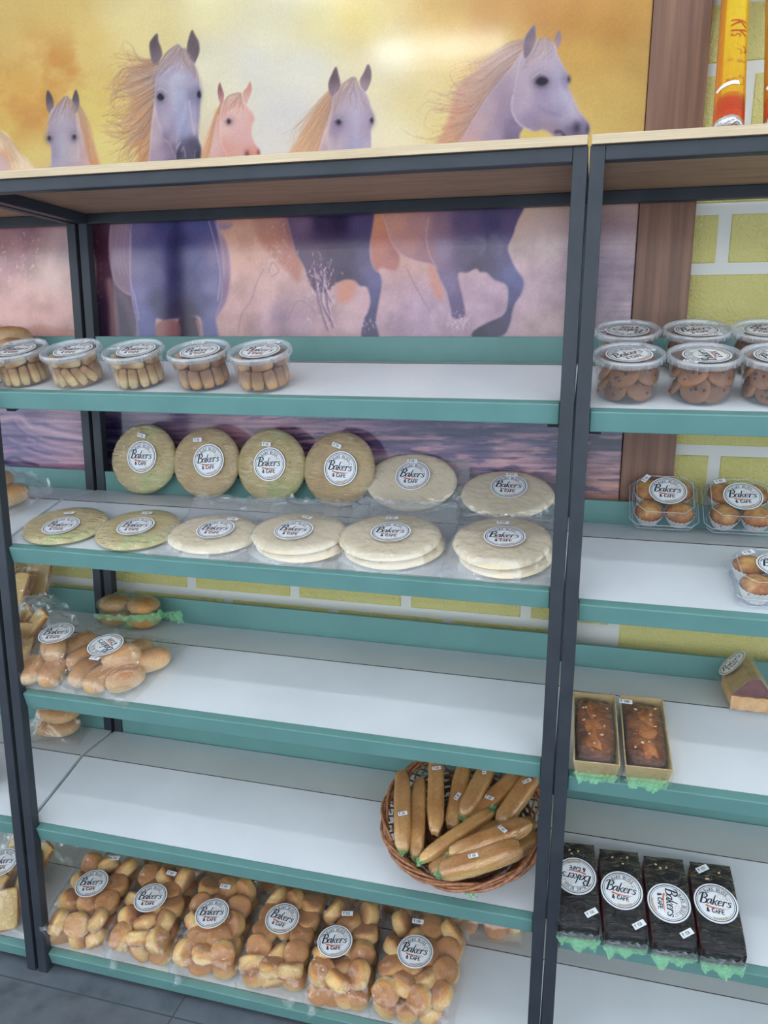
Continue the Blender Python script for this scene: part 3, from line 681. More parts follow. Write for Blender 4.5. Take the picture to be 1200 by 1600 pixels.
    shape([(818, 64), (792, 72), (764, 92), (742, 112), (716, 136), (706, 160), (700, 186), (690, 210), (678, 240), (720, 240), (746, 178), (780, 126), (814, 92)],
          [(800, 76, (206, 180, 182)), (770, 96, (206, 176, 172)), (745, 120, (214, 176, 164)), (725, 145, (222, 172, 150)), (712, 185, (234, 164, 130)), (700, 215, (236, 166, 120)), (730, 190, (214, 150, 136)), (770, 125, (176, 146, 160)), (745, 165, (190, 150, 152))], 6, .95)
    hair([[(826, 62), (796, 66), (760, 86), (722, 100)], [(820, 70), (784, 88), (744, 116), (706, 134)], [(812, 84), (774, 110), (736, 144), (704, 140)], [(802, 98), (766, 128), (728, 168), (668, 160)], [(790, 112), (756, 150), (724, 190), (680, 200)], [(780, 126), (748, 170), (722, 206), (676, 226)], [(772, 136), (742, 186), (722, 216), (700, 236)]], 240,
         [((214, 188, 186), (222, 186, 170)), ((190, 160, 170), (216, 170, 156)), ((226, 200, 190), (236, 200, 176)), ((206, 150, 136), (236, 156, 116)), ((170, 140, 156), (206, 160, 150))], wid=(1.9, .6), jit=4, alpha=.55, seed=12)
    for g in ([(742, 160), (700, 166), (668, 160), (650, 176)], [(720, 196), (690, 214), (655, 216), (626, 202)], [(706, 206), (676, 218), (650, 212)], [(700, 170), (672, 172), (664, 196), (684, 206)], [(716, 140), (704, 122), (706, 110), (724, 104)], [(760, 100), (728, 96), (704, 104)], [(690, 148), (672, 142), (664, 150)]):
        stroke(g, 1.9, .7, (214, 160, 136), .7, .8, (230, 178, 150))
    shape([(815, 84), (800, 104), (780, 128), (760, 152), (744, 178), (728, 206), (712, 245), (806, 245), (812, 212), (820, 195), (828, 150), (826, 100)],
          [(810, 105, (190, 168, 190)), (790, 135, (184, 162, 186)), (770, 165, (190, 164, 184)), (750, 195, (200, 168, 180)), (735, 225, (210, 166, 170)), (790, 180, (166, 146, 184)), (770, 210, (176, 152, 184)), (800, 190, (140, 122, 164)), (800, 215, (132, 114, 152)), (808, 150, (170, 150, 182))], 1.6, soft=9, rim=((214, 192, 204), 1.8, .3))
    shape([(870, 72), (866, 63), (873.6, 47), (877, 60), (873, 74)], [(872, 60, (150, 124, 150)), (870, 70, (186, 160, 180))], 1)
    shape([(838, 66), (852, 62), (866, 68), (872, 86), (880, 102), (887, 114), (890.5, 124), (888, 134), (895, 152), (903, 170), (912, 182), (920, 192), (922, 202), (917, 213), (900, 216), (884, 216), (869, 215.5), (858, 208), (847, 203), (835, 206), (820, 200), (806, 188), (800, 170), (801, 150), (807, 119), (813, 91), (826, 74)],
          [(848, 80, (196, 178, 200)), (860, 95, (190, 176, 206)), (870, 115, (180, 172, 208)), (830, 105, (186, 166, 192)), (818, 130, (186, 166, 194)), (812, 165, (186, 166, 198)), (830, 185, (158, 140, 180)), (840, 160, (170, 154, 190)), (850, 150, (164, 150, 190)), (868, 150, (176, 168, 208)), (880, 150, (184, 178, 216)), (862, 178, (160, 148, 188)),
           (880, 185, (172, 164, 204)), (898, 180, (180, 172, 210)), (905, 195, (150, 138, 178)), (890, 205, (120, 108, 150)), (870, 205, (158, 132, 160)), (850, 195, (176, 148, 170)), (915, 205, (130, 112, 152)), (884, 125, (150, 138, 176))], 1.5, soft=8, rim=((222, 204, 214), 1.8, .45))
    glow(846, 128, 14, 13, (116, 104, 136), .8); glow(845, 127, 10, 8, (78, 70, 96), .8); shape([(837, 128), (843, 121), (852, 121), (857, 127), (850, 133), (842, 133)], (52, 46, 68), 2.2, .9); stroke([(832, 122), (844, 113), (858, 119)], 2, 1.6, (206, 190, 210), .6, 1); glow(889, 124, 3, 6, (70, 64, 92), .85)
    glow(901, 200, 7, 10, (70, 62, 92), .9); glow(918, 202, 3, 7, (80, 70, 98), .8)
    stroke([(869, 206), (876, 206), (882, 212)], 5, 4, (72, 62, 92), .8, 2); 
    stroke([(801, 150), (799, 168), (804, 184), (816, 198), (830, 203)], 2, 1.6, (222, 206, 222), .7, 1)
    stroke([(842, 168), (858, 176), (876, 180)], 4, 3, (136, 122, 166), .5, 4)
    stroke([(874, 130), (888, 160), (904, 185)], 7, 5, (196, 190, 226), .4, 5)
    shape([(818, 88), (817, 70), (822, 54), (835, 38), (838, 52), (837, 66), (830, 82), (822, 92)], [(828, 58, (120, 104, 126)), (824, 76, (130, 112, 134)), (833, 68, (170, 148, 166))], 1.2, rim=((200, 180, 192), 1.6, .5))
    hair([[(842, 60), (834, 78), (822, 96), (812, 112)], [(850, 60), (846, 76), (836, 90), (826, 100)], [(858, 60), (866, 70), (870, 82), (870, 92)]], 60, [((206, 180, 188), (196, 170, 186)), ((226, 204, 198), (210, 186, 194)), ((166, 144, 166), (186, 160, 176))], jit=3, alpha=.65, seed=13)

    for (x, y, rx, ry, c_, al) in ((786, 150, 16, 40, (146, 126, 160), .35), (845, 196, 22, 7, (140, 122, 162), .35), (826, 150, 8, 26, (206, 188, 208), .3), (893, 168, 9, 20, (206, 200, 230), .35), (560, 170, 7, 30, (206, 196, 220), .3), (524, 215, 6, 18, (150, 132, 168), .4), (98, 235, 6, 24, (196, 192, 222), .3)):
        glow(x, y, rx, ry, c_, al)
    # ---- splashes of water
    rg = np.random.default_rng(5)
    for (cx, cy, rx, ry, n, col) in ((500, 450, 22, 48, 260, (214, 192, 214)), (430, 400, 34, 40, 110, (222, 190, 190)), (40, 420, 50, 50, 90, (230, 206, 206)), (715, 500, 22, 12, 90, (206, 186, 212)), (560, 505, 34, 14, 70, (196, 176, 206)), (150, 420, 14, 40, 40, (150, 120, 140))):
        for k in range(n):
            x, y = cx + rg.normal(0, rx * .5), cy + rg.normal(0, ry * .5)
            L = rg.uniform(1, 7); an = rg.uniform(-.8, .8) + PI / 2
            stroke([(x, y), (x + L * math.cos(an), y + L * math.sin(an))], rg.uniform(.6, 2), .5, col, rg.uniform(.3, .8), .7, smooth=False)
    for g in ([(488, 420), (494, 450), (500, 480), (512, 515)], [(498, 424), (508, 452), (512, 480), (520, 510)], [(482, 430), (500, 440), (516, 470)], [(505, 430), (502, 470), (516, 500)]):
        stroke(g, 5, 3, (96, 76, 112), .5, 2); stroke([(a + 3, b) for a, b in g], 2, 1.4, (210, 186, 212), .7, 1)
    for g in ([(372, 520), (378, 490), (392, 470), (402, 440), (412, 420)], [(450, 500), (460, 476), (472, 470), (484, 480), (490, 490)], [(636, 420), (648, 446), (660, 466), (672, 488)], [(420, 425), (426, 410), (436, 424), (424, 432)]):
        stroke(g, 1.8, 1.2, (146, 120, 146), .55, 1)
    # printed canvas grain
    IMG[:] += np.random.default_rng(3).normal(0, 2.2, IMG.shape[:2])[..., None]

paint_mural()
MURAL_GAIN = .86
lin = np.clip(IMG, 0, 255) / 255.0
lin = np.clip(lin + .14 * (lin - .66), 0, 1)                       # print contrast
_g = lin.mean(-1, keepdims=True); lin = np.clip(_g + (lin - _g) * .79, 0, 1) * np.interp(PY, [250, 345], [.93, 1.06])[..., None]  # gain by height offsets lamp light: print dimmer above, lighter behind the rack
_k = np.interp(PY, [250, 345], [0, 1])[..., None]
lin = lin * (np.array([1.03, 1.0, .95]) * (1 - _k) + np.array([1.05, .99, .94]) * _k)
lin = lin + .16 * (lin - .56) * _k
lin = np.clip(lin, 0, 1)
lin = np.where(lin <= .04045, lin / 12.92, ((lin + .055) / 1.055) ** 2.4) * MURAL_GAIN
lin = np.clip(lin, 0, .93)

def mural_mesh():
    me = bpy.data.meshes.new('print_panel')
    nv = NW * NH
    co = np.stack([GX, np.full_like(GX, MY), GZ], -1).reshape(-1, 3)
    # a thin backing edge: the outer ring of vertices is repeated at the wall
    ii = np.arange(nv).reshape(NH, NW)
    q = np.stack([ii[:-1, :-1], ii[:-1, 1:], ii[1:, 1:], ii[1:, :-1]], -1).reshape(-1, 4)
    ring = np.concatenate([ii[0, :], ii[1:, -1], ii[-1, -2::-1], ii[-2:0:-1, 0]])
    rc = co[ring].copy(); rc[:, 1] = MY + .016
    co2 = np.concatenate([co, rc])
    r2 = nv + np.arange(len(ring))
    side = np.stack([ring, r2, np.roll(r2, -1), np.roll(ring, -1)], -1)
    q = np.concatenate([q, side])
    me.vertices.add(len(co2)); me.vertices.foreach_set('co', co2.astype(np.float32).ravel())
    me.loops.add(q.size); me.loops.foreach_set('vertex_index', q.astype(np.int32).ravel())
    me.polygons.add(len(q)); me.polygons.foreach_set('loop_start', np.arange(0, q.size, 4, dtype=np.int32))
    me.update(calc_edges=True)
    at = me.color_attributes.new('print', 'FLOAT_COLOR', 'POINT')
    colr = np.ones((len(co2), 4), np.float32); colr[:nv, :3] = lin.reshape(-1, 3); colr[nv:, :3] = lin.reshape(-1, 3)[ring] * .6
    at.data.foreach_set('color', colr.ravel())
    me.validate()
    return me

def mural_material():
    mt, nt, out = new_mat('glossy_canvas_print')
    b = N(nt, 'ShaderNodeBsdfPrincipled')
    at = N(nt, 'ShaderNodeAttribute'); at.attribute_name = 'print'
    nt.links.new(at.outputs['Color'], b.inputs['Base Color'])
    b.inputs['Roughness'].default_value = .13
    b.inputs['Specular IOR Level'].default_value = .5
    tc = N(nt, 'ShaderNodeTexCoord')
    n = N(nt, 'ShaderNodeTexNoise'); n.inputs['Scale'].default_value = 45; n.inputs['Detail'].default_value = 6
    nt.links.new(tc.outputs['Object'], n.inputs['Vector'])
    bp = N(nt, 'ShaderNodeBump'); bp.inputs['Strength'].default_value = .2; bp.inputs['Distance'].default_value = .0006
    nt.links.new(n.outputs['Fac'], bp.inputs['Height']); nt.links.new(bp.outputs[0], b.inputs['Normal'])
    nt.links.new(b.outputs[0], out.inputs[0])
    return mt

# ------------------------------------------------------------------ dimensions of the three racks
P = 0.025                                   # steel tube
G1, G2 = 0.003, 0.010                       # gaps between the racks
XM1 = -G1; XM0 = XM1 - 1.2652               # middle rack
XL1 = XM0 - G2; XL0 = XL1 - 1.2652          # left rack
XR0 = 0.0; XR1 = 1.2652                     # right rack
YR = 0.3894                                 # front face of the rear posts
ZT = 1.9139                                 # top of the steel frame
YL = 0.0092                                 # front edge of the lips
YS = 0.2447                                 # fold between the sloped board and the ledge
LIPW, LIPH = 0.0215, 0.0396
A158 = 15.8
SHELF = {'m1': (1.4839, A158), 'm2': (1.1310, A158), 'm3': (.7714, A158), 'm4': (.4122, A158), 'm5': (.0517, A158),
         'r1': (1.4715, 18.3), 'r2': (1.1100, 18.3), 'r3': (.7526, 18.3), 'r4': (.3830, 21.5), 'r5': (.0500, 16.0)}
for k in '12345': SHELF['l' + k] = SHELF['m' + k]
def ledge_z(k):
    z, d = SHELF[k]; return z + (YS - YL) * math.tan(R(d))
def on_slope(k, x, u, n=0.0, rot=0.0):
    """frame standing on a sloped board: u metres up the slope from the lip, n above it"""
    z, d = SHELF[k]; c, s = math.cos(R(d)), math.sin(R(d))
    return T(x, YL + u * c - n * s, z + u * s + n * c) @ RX(R(d)) @ RZ(rot)
def on_ledge(k, x, y, n=0.0, rot=0.0):
    return T(x, y, ledge_z(k) + n) @ RZ(rot)

# ------------------------------------------------------------------ the room
def wall_back():
    b = MB(); b.box(-4.6, 3.6, .462, .56, 0, 3.0, 0)
    zs = [-.05, .135, .27, .40, .525, .66, .785, .9035, 1.05, 1.20, 1.357, 1.49, 1.62, 1.7555, 1.880, 2.02, 2.156, 2.29, 2.42, 2.55, 2.69, 2.82, 3.0]
    off = {7: -.101, 8: .06, 9: .309, 10: .13, 11: -.05, 12: .12, 13: .2855, 14: .12, 15: .305, 16: .14}
    h = .0115
    for i in range(len(zs) - 1):
        o = off.get(i, (.17 if i % 2 else .01)); L = .311
        x = o - 12 * L
        while x < 2.6:
            x0, x1 = x + .0125, x + L - .0125
            z0, z1 = zs[i] + h, zs[i + 1] - h
            x += L
            if i == 7 and -.2 < x0 < .0: x1 = .1015
            if i == 7 and x0 > .1:
                if x0 < .4: x0 = .1275
                z0 = zs[7] - .05
            if i == 6 and x1 > .1: z1 = zs[7] - .075
            if x1 < -2.6 or x0 > 2.55: continue
            x0 = max(x0, -3.55)
            e = .0025; y0, y1 = .4595, .463
            vs = [(x0, y1, z0), (x1, y1, z0), (x1, y1, z1), (x0, y1, z1), (x0 + e, y0, z0 + e), (x1 - e, y0, z0 + e), (x1 - e, y0, z1 - e), (x0 + e, y0, z1 - e)]
            b.add(vs, [(4, 5, 6, 7), (0, 1, 5, 4), (1, 2, 6, 5), (2, 3, 7, 6), (3, 0, 4, 7)], 1, None, False)
    tag(b.build('wall_back', [M_GROUT, M_BRICK]), kind='structure')
wall_back()

def floor_mat():
    mt, nt, out = new_mat('dark_stone_tiles')
    b = N(nt, 'ShaderNodeBsdfPrincipled'); b.inputs['Roughness'].default_value = .42
    tc = N(nt, 'ShaderNodeTexCoord')
    mp = N(nt, 'ShaderNodeMapping'); mp.inputs['Location'].default_value = (.264, .035, 0)
    nt.links.new(tc.outputs['Object'], mp.inputs[0])
    br = N(nt, 'ShaderNodeTexBrick'); br.offset = 0; br.inputs['Scale'].default_value = 1.0
    br.inputs['Brick Width'].default_value = .6; br.inputs['Row Height'].default_value = .6; br.inputs['Mortar Size'].default_value = .0022
    nt.links.new(mp.outputs[0], br.inputs['Vector'])
    n = N(nt, 'ShaderNodeTexNoise'); n.inputs['Scale'].default_value = 14; n.inputs['Detail'].default_value = 7
    nt.links.new(tc.outputs['Object'], n.inputs['Vector'])
    rp = ramp(nt, [(.25, srgb(82, 88, 96)), (.45, srgb(100, 107, 116)), (.75, srgb(112, 119, 128))])
    nt.links.new(n.outputs['Fac'], rp.inputs[0])
    n2 = N(nt, 'ShaderNodeTexNoise'); n2.inputs['Scale'].default_value = 9; n2.inputs['Detail'].default_value = 4
    nt.links.new(tc.outputs['Object'], n2.inputs['Vector'])
    r2 = ramp(nt, [(.60, (0, 0, 0, 1)), (.72, (.45, .45, .45, 1))])
    nt.links.new(n2.outputs['Fac'], r2.inputs[0])
    mx = N(nt, 'ShaderNodeMixRGB'); mx.inputs[2].default_value = srgb(52, 58, 66)
    nt.links.new(r2.outputs[0], mx.inputs[0]); nt.links.new(rp.outputs[0], mx.inputs[1])
    m2 = N(nt, 'ShaderNodeMixRGB'); m2.inputs[2].default_value = srgb(74, 80, 88)
    nt.links.new(br.outputs['Fac'], m2.inputs[0]); nt.links.new(mx.outputs[0], m2.inputs[1])
    nt.links.new(m2.outputs[0], b.inputs['Base Color']); nt.links.new(b.outputs[0], out.inputs[0])
    return mt
b = MB(); b.box(-4.6, 3.6, -7.5, .462, -.05, 0); tag(b.build('floor', floor_mat()), kind='structure')
b = MB(); b.box(-4.6, 3.6, -7.5, .56, 3.0, 3.06); tag(b.build('ceiling', M_CEIL), kind='structure')

# ------------------------------------------------------------------ ceiling lamps read from shadows and glare, plus two added fill rows: they light everything
M_TUBE = emis('lit_tube', (.89, .955, 1.0, 1), TUBE_POWER)
M_WHITE = pbr('white_plastic', (.8, .8, .8, 1), .4)
def tube_lamp(x, y, L, label):
    t = thing('tube_lamp', label, 'lamp', T(x, y, 2.94), 'ceiling tube lamps')
    b = MB(); b.box(-L / 2 - .03, L / 2 + .03, -.03, .03, .0, .0595); b.build('housing', M_WHITE, t, .004)
    b = MB(); b.tube([(-L / 2, 0, -.022), (L / 2, 0, -.022)], .02, 16); b.build('lit_tube', M_TUBE, t)
    b = MB()
    for s in (-1, 1): b.box(s * L / 2 - .018, s * L / 2 + .018, -.022, .022, -.044, .0)
    b.build('end_socket', M_WHITE, t)
for x, where in ((-3.3, 'left'), (-.62, 'middle'), (.95, 'right')):
    tube_lamp(x, -.74, 1.2, 'long lit ceiling tube lamp over the aisle before the %s rack' % where)
tube_lamp(-.72, -1.49, .62, 'short lit ceiling tube lamp whose streak shows on the glossy mural')
dl = thing('downlight', 'small round lit ceiling downlight over the left end of the middle rack', 'lamp', T(-1.555, -.826, 2.985))
b = MB(); b.lathe([(.066, .0145), (.066, -.004), (.050, -.006), (.047, .004)], 28); b.build('trim_ring', M_WHITE, dl)
b = MB(); b.lathe([(.047, .003), (.030, -.003), (.0005, -.005)], 28); b.build('lit_lens', M_TUBE, dl)
for y, far in ((-4.9, 'nearer'), (-6.2, 'farther')):  # unseen lamp rows added to brighten the rack fronts
    for x, side in ((-3.3, 'left'), (-.5, 'middle'), (2.3, 'right')):
        tube_lamp(x, y, 2.4, 'long added fill tube lamp far back over the shop floor, %s row, %s of three' % (far, side))

# ------------------------------------------------------------------ the mural and its wooden side frame
mural = thing('wall_mural', 'large glossy printed mural of white horses galloping through surf at sunset', 'mural', T(0, 0, 0))
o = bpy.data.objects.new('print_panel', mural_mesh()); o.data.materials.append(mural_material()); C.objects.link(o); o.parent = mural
b = MB(); b.box(.1055, .2215, .4345, .4592, 1.19, 2.62); b.build('wooden_frame', M_FRAMEWOOD, mural, .002)

# ------------------------------------------------------------------ racks
def rack(x0, x1, pre, label):
    t = thing('display_rack', label, 'shelf', T((x0 + x1) / 2, .2, 0), 'bakery display racks')
    I = T(-(x0 + x1) / 2, -.2, 0)
    def put(b, name, mt, bev=.0012): return b.build(name, mt, t, bev, I)
    for (xa, ya) in ((x0, 0), (x1 - P, 0), (x0, YR), (x1 - P, YR)):
        b = MB(); b.box(xa, xa + P, ya, ya + P, 0, ZT); put(b, 'post', M_STEEL, .002)
    for y in (0, YR):
        b = MB(); b.box(x0 + P, x1 - P, y + .0003, y + P - .0003, ZT - P, ZT - .0002); put(b, 'top_beam', M_STEEL, .002)
    for x in (x0, x1 - P):
        b = MB(); b.box(x + .0003, x + P - .0003, P, YR, ZT - P, ZT - .0002); put(b, 'top_beam', M_STEEL, .002)
    b = MB(); b.box(x0 + .002, x1 - .002, -.006, YR + P, ZT, ZT + .0155)
    mb = put(b, 'plywood_top', [M_PLYEDGE, M_PLYFACE], .0006)
    for p in mb.data.polygons:
        if abs(p.normal.z) > .9: p.material_index = 1
    for k in '12345':
        key = pre + k; zf, dg = SHELF[key]; S = R(dg); zl = ledge_z(key)
        F = T(0, YL, zf) @ RX(S); L = (YS - YL) / math.cos(S)
        xa, xb = x0 + P + .0006, x1 - P - .0006
        b = MB(); b.box(xa, xb, 0, LIPW, -LIPH, 0, 0, F); put(b, 'lip_board', M_TEAL, .0022)
        b = MB(); b.box(x0 + .0005, x1 - .0005, LIPW, L - .0012, -.0125, -.0012, 0, F); sb = put(b, 'sloped_board', [M_BOARD, M_GAPSHADE], 0)
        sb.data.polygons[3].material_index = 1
        b = MB(); b.box(x0 + .0005, x1 - .0005, YS + .0008, YR - .001, zl - .0125, zl); lb = put(b, 'ledge_board', [M_BOARD, M_GAPSHADE], 0)
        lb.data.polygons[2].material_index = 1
        b = MB(); b.box(xa, xb, YR + .003, YR + .015, zl - .014, zl + {'1': .0585, '2': .0525, '3': .0655 if pre != 'r' else .054, '4': .06, '5': .06}[k]); put(b, 'back_board', M_TEAL, .0015)
        for xx in (xa, xb - .022):
            b = MB(); b.box(xx, xx + .022, LIPW + .001, L, -.054, -.0135, 0, F); put(b, 'support_bar', M_STEEL, .0015)
    return t
rack(XM0, XM1, 'm', 'black steel rack in the middle with five sloped white shelves edged in teal')
rack(XL0, XL1, 'l', 'black steel rack cut by the left edge, only its right end showing')
rack(XR0, XR1, 'r', 'black steel rack on the right holding cookie tubs, muffins and dark cakes')

# ------------------------------------------------------------------ lettering, the round sticker and the price tags
GLY = {
 'A': [[(0, 0), (.3, 1), (.6, 0)], [(.12, .36), (.48, .36)]],
 'B': [[(0, 0), (0, 1), (.35, 1), (.5, .88), (.5, .64), (.35, .52), (0, .52)], [(.35, .52), (.56, .38), (.56, .14), (.38, 0), (0, 0)]],
 'K': [[(0, 0), (0, 1)], [(.55, 1), (0, .42)], [(.18, .6), (.58, 0)]],
 'E': [[(.5, 1), (0, 1), (0, 0), (.5, 0)], [(0, .52), (.42, .52)]],
 'L': [[(0, 1), (0, 0), (.48, 0)]], 'I': [[(.1, 0), (.1, 1)]],
 'S': [[(.5, .85), (.36, 1), (.13, .97), (.03, .78), (.14, .6), (.4, .44), (.52, .24), (.4, .04), (.15, 0), (0, .16)]],
 'C': [[(.56, .82), (.38, 1), (.15, .95), (0, .66), (0, .34), (.15, .05), (.38, 0), (.56, .18)]],
 'F': [[(.5, 1), (0, 1), (0, 0)], [(0, .52), (.42, .52)]],
 '&': [[(.6, 0), (.16, .7), (.2, .95), (.38, .95), (.42, .75), (.06, .36), (.06, .1), (.26, 0), (.46, .12), (.6, .42)]],
 'Y': [[(0, 1), (.28, .5), (.56, 1)], [(.28, .5), (.28, 0)]],
 '0': [[(.25, 0), (.05, .2), (.05, .8), (.25, 1), (.45, .8), (.45, .2), (.25, 0)]], '1': [[(.1, .8), (.28, 1), (.28, 0)]],
 '2': [[(.05, .8), (.2, 1), (.42, .9), (.42, .65), (.05, 0), (.5, 0)]], '5': [[(.46, 1), (.1, 1), (.06, .56), (.3, .6), (.46, .4), (.42, .1), (.2, 0), (.04, .12)]],
 '6': [[(.42, .95), (.15, .7), (.05, .3), (.2, 0), (.4, .08), (.44, .35), (.25, .5), (.07, .35)]], '4': [[(.38, 0), (.38, 1), (.02, .3), (.5, .3)]], '8': [[(.25, .52), (.06, .75), (.25, 1), (.44, .75), (.25, .52), (.03, .25), (.25, 0), (.47, .25), (.25, .52)]],
 'r': [[(0, 1), (.5, 1)], [(0, .75), (.5, .75)], [(.1, 1), (.35, .9), (.35, .6), (.05, .5), (.4, 0)]],
 '.': [[(.05, .02), (.1, .06)]], '-': [[(.05, .45), (.4, .45)]], '/': [[(0, 0), (.35, 1)]],
}
def text(b, s, x, y, h, w, mat=1, z=.0003, M=None, gap=.24, squeeze=.8):
    for ch in s:
        if ch == ' ': x += h * .45; continue
        g = GLY[ch]; mx = max(p[0] for st in g for p in st)
        for st in g:
            b.ribbon([(x + p[0] * h * squeeze, y + p[1] * h) for p in st], w, z, mat, M)
        x += (mx * squeeze + gap) * h
    return x

def sticker_mesh():
    b = MB(); n = 64
    def ring(r0, r1, z, mat, a0=0, a1=2 * PI, k=n):
        vs = []; fs = []
        for i in range(k + 1):
            a = a0 + (a1 - a0) * i / k
            vs += [(r1 * math.cos(a), r1 * math.sin(a), z), (r0 * math.cos(a), r0 * math.sin(a), z)]
        for i in range(k): fs.append((2 * i, 2 * i + 2, 2 * i + 3, 2 * i + 1))
        b.add([(p[0], p[1], p[2]) for p in vs], [tuple(reversed(f)) for f in fs], mat, None, False)
    # paper disc with a real edge
    b.lathe([(1.0, -.006), (1.0, 0.0)], n, 0)
    vs = [(0, 0, 0)] + [(math.cos(2 * PI * i / n), math.sin(2 * PI * i / n), 0) for i in range(n)]
    b.add(vs, [(0, 1 + i, 1 + (i + 1) % n) for i in range(n)], 0, None, False)
    z = .008
    ring(.885, .925, z, 1); ring(.815, .835, z, 1)
    ring(.575, .592, z, 1, R(22), R(158), 40)
    # BAKE BLISS round the top
    s = 'BAKE BLISS'; adv = []
    for ch in s:
        adv.append(.10 if ch == ' ' else max(p[0] for st in GLY[ch] for p in st) * .150 * .85 + .052)
    tot = sum(adv); ang = PI / 2 + tot / 2 / .70
    for ch, ad in zip(s, adv):
        if ch != ' ':
            a = ang - ad / 2 / .70
            M = T(.625 * math.cos(a), .625 * math.sin(a), 0) @ RZ(a - PI / 2)
            w = ad - .05
            for st in GLY[ch]:
                b.ribbon([(p[0] * .150 * .85 - w / 2, p[1] * .150) for p in st], .027, z, 1, M)
        ang -= ad / .70
    for a in (158, 150, 22, 30):
        b.lathe([(.022, z), (0.0001, z)], 8, 1, T(.70 * math.cos(R(a)), .70 * math.sin(R(a)), 0))
    # Bakers, brush script
    e = .50; sl = .20
    scr = {
     'B': (.70, [([(.16, .0), (.17, .5), (.20, 1.0)], [.17, .18, .15]), ([(-.06, .72), (-.04, .92), (.15, 1.06), (.42, 1.02), (.60, .84), (.52, .62), (.26, .52)], [.04, .08, .08, .11, .15, .11, .05]),
                 ([(.26, .52), (.55, .47), (.66, .26), (.55, .04), (.30, -.04), (.06, .04)], [.05, .11, .16, .12, .08, .05])]),
     'a': (.56, [([(.46, .50), (.26, .54), (.08, .30), (.10, .07), (.24, .02), (.42, .30)], [.08, .10, .13, .10, .06, .05]), ([(.47, .55), (.45, .12), (.52, .0), (.60, .08)], [.12, .13, .08, .04])]),
     'k': (.55, [([(.10, 0), (.14, .55), (.20, 1.05)], [.13, .13, .09]), ([(.50, .56), (.36, .40), (.16, .27)], [.10, .07, .05]), ([(.24, .34), (.36, .08), (.46, -.02), (.58, .06)], [.10, .13, .08, .04])]),
     'e': (.47, [([(.06, .26), (.28, .30), (.42, .44), (.30, .56), (.12, .44), (.07, .20), (.20, .0), (.44, .10)], [.05, .05, .09, .07, .13, .13, .09, .04])]),
     'r': (.44, [([(.08, 0), (.11, .30), (.14, .54)], [.13, .13, .12]), ([(.14, .34), (.26, .54), (.40, .50)], [.05, .09, .13])]),
     's': (.42, [([(.40, .46), (.28, .56), (.14, .47), (.20, .34), (.38, .22), (.34, .05), (.16, .0), (.02, .12)], [.10, .07, .10, .10, .12, .10, .07, .06])])}
    x = -.77
    for ch in 'Bakers':
        ad, sts = scr[ch]
        sc = 1.0 if ch == 'B' else .92
        for pts, ww in sts:
            PP = spline(pts, 4, False) if len(pts) > 2 else np.array(pts, float)
            W = np.interp(np.linspace(0, 1, len(PP)), np.linspace(0, 1, len(ww)), ww)
            b.ribbon([(x + (p[0] + p[1] * sl) * e * sc, -.10 + p[1] * e * sc) for p in PP], [w * e * 1.0 for w in W], z + .003, 1)
        x += ad * e * .90
    # swoosh, & CAFE, wheat and the small loaf
    b.ribbon([(-.44, -.20), (-.2, -.255), (.1, -.25), (.52, -.215)], [.09, .075, .05, .012], z, 2)
    text(b, '& CAFE', -.43, -.50, .20, .048, 1, z, None, .26, .85)
    wl = [(-.12, -.77), (.12, -.765), (.36, -.68), (.56, -.53), (.66, -.38)]
    b.ribbon(list(map(tuple, spline(wl, 4, False))), .014, z, 3)
    WP = spline(wl, 5, False)
    for i in range(1, len(WP) - 7, 1):
        dx, dy = WP[i + 1] - WP[i - 1]; L = math.hypot(dx, dy); dx /= L; dy /= L
        for sd in (-1, 1):
            q = (WP[i][0] - dx * .07 - dy * sd * .045, WP[i][1] - dy * .07 + dx * sd * .045)
            b.ribbon([tuple(WP[i]), q], [.012, .026], z, 3)
    lf = [(.08, .34), (.14, .46), (.32, .53), (.50, .46), (.56, .34), (.48, .28), (.30, .26), (.14, .28), (.08, .34)]
    b.ribbon(list(map(tuple, spline(lf[:-1], 3, True))) + [lf[0]], .018, z, 3)
    for k in (.2, .32, .44): b.ribbon([(k, .33), (k + .03, .44)], .014, z, 3)
    b.ribbon([(.14, .58), (.18, .66)], .014, z, 3); b.ribbon([(.24, .62), (.26, .70)], .014, z, 3)
    return b.mesh('logo_sticker', [M_PAPER, M_INK, M_ORANGE, M_TAN])
STICK = sticker_mesh()
SR = .0425
def sticker(parent, M, r=SR):
    return inst('logo_sticker', STICK, parent, M @ SCL(r, r, r * .6))

def tag_mesh(s, w=.028, h=.0125):
    b = MB(); b.box(-w / 2, w / 2, -h / 2, h / 2, -.0004, 0)
    ln = len(s) * .0040
    text(b, s, -ln / 2, -.0030, .0060, .0009, 1, .0003)
    return b.mesh('price_tag', [M_PAPER, M_INK])
TAGS = {}
def price(parent, M, s='r 20', w=.028, h=.0125):
    k = (s, w, h)
    if k not in TAGS: TAGS[k] = tag_mesh(s, w, h)
    return inst('price_tag', TAGS[k], parent, M)

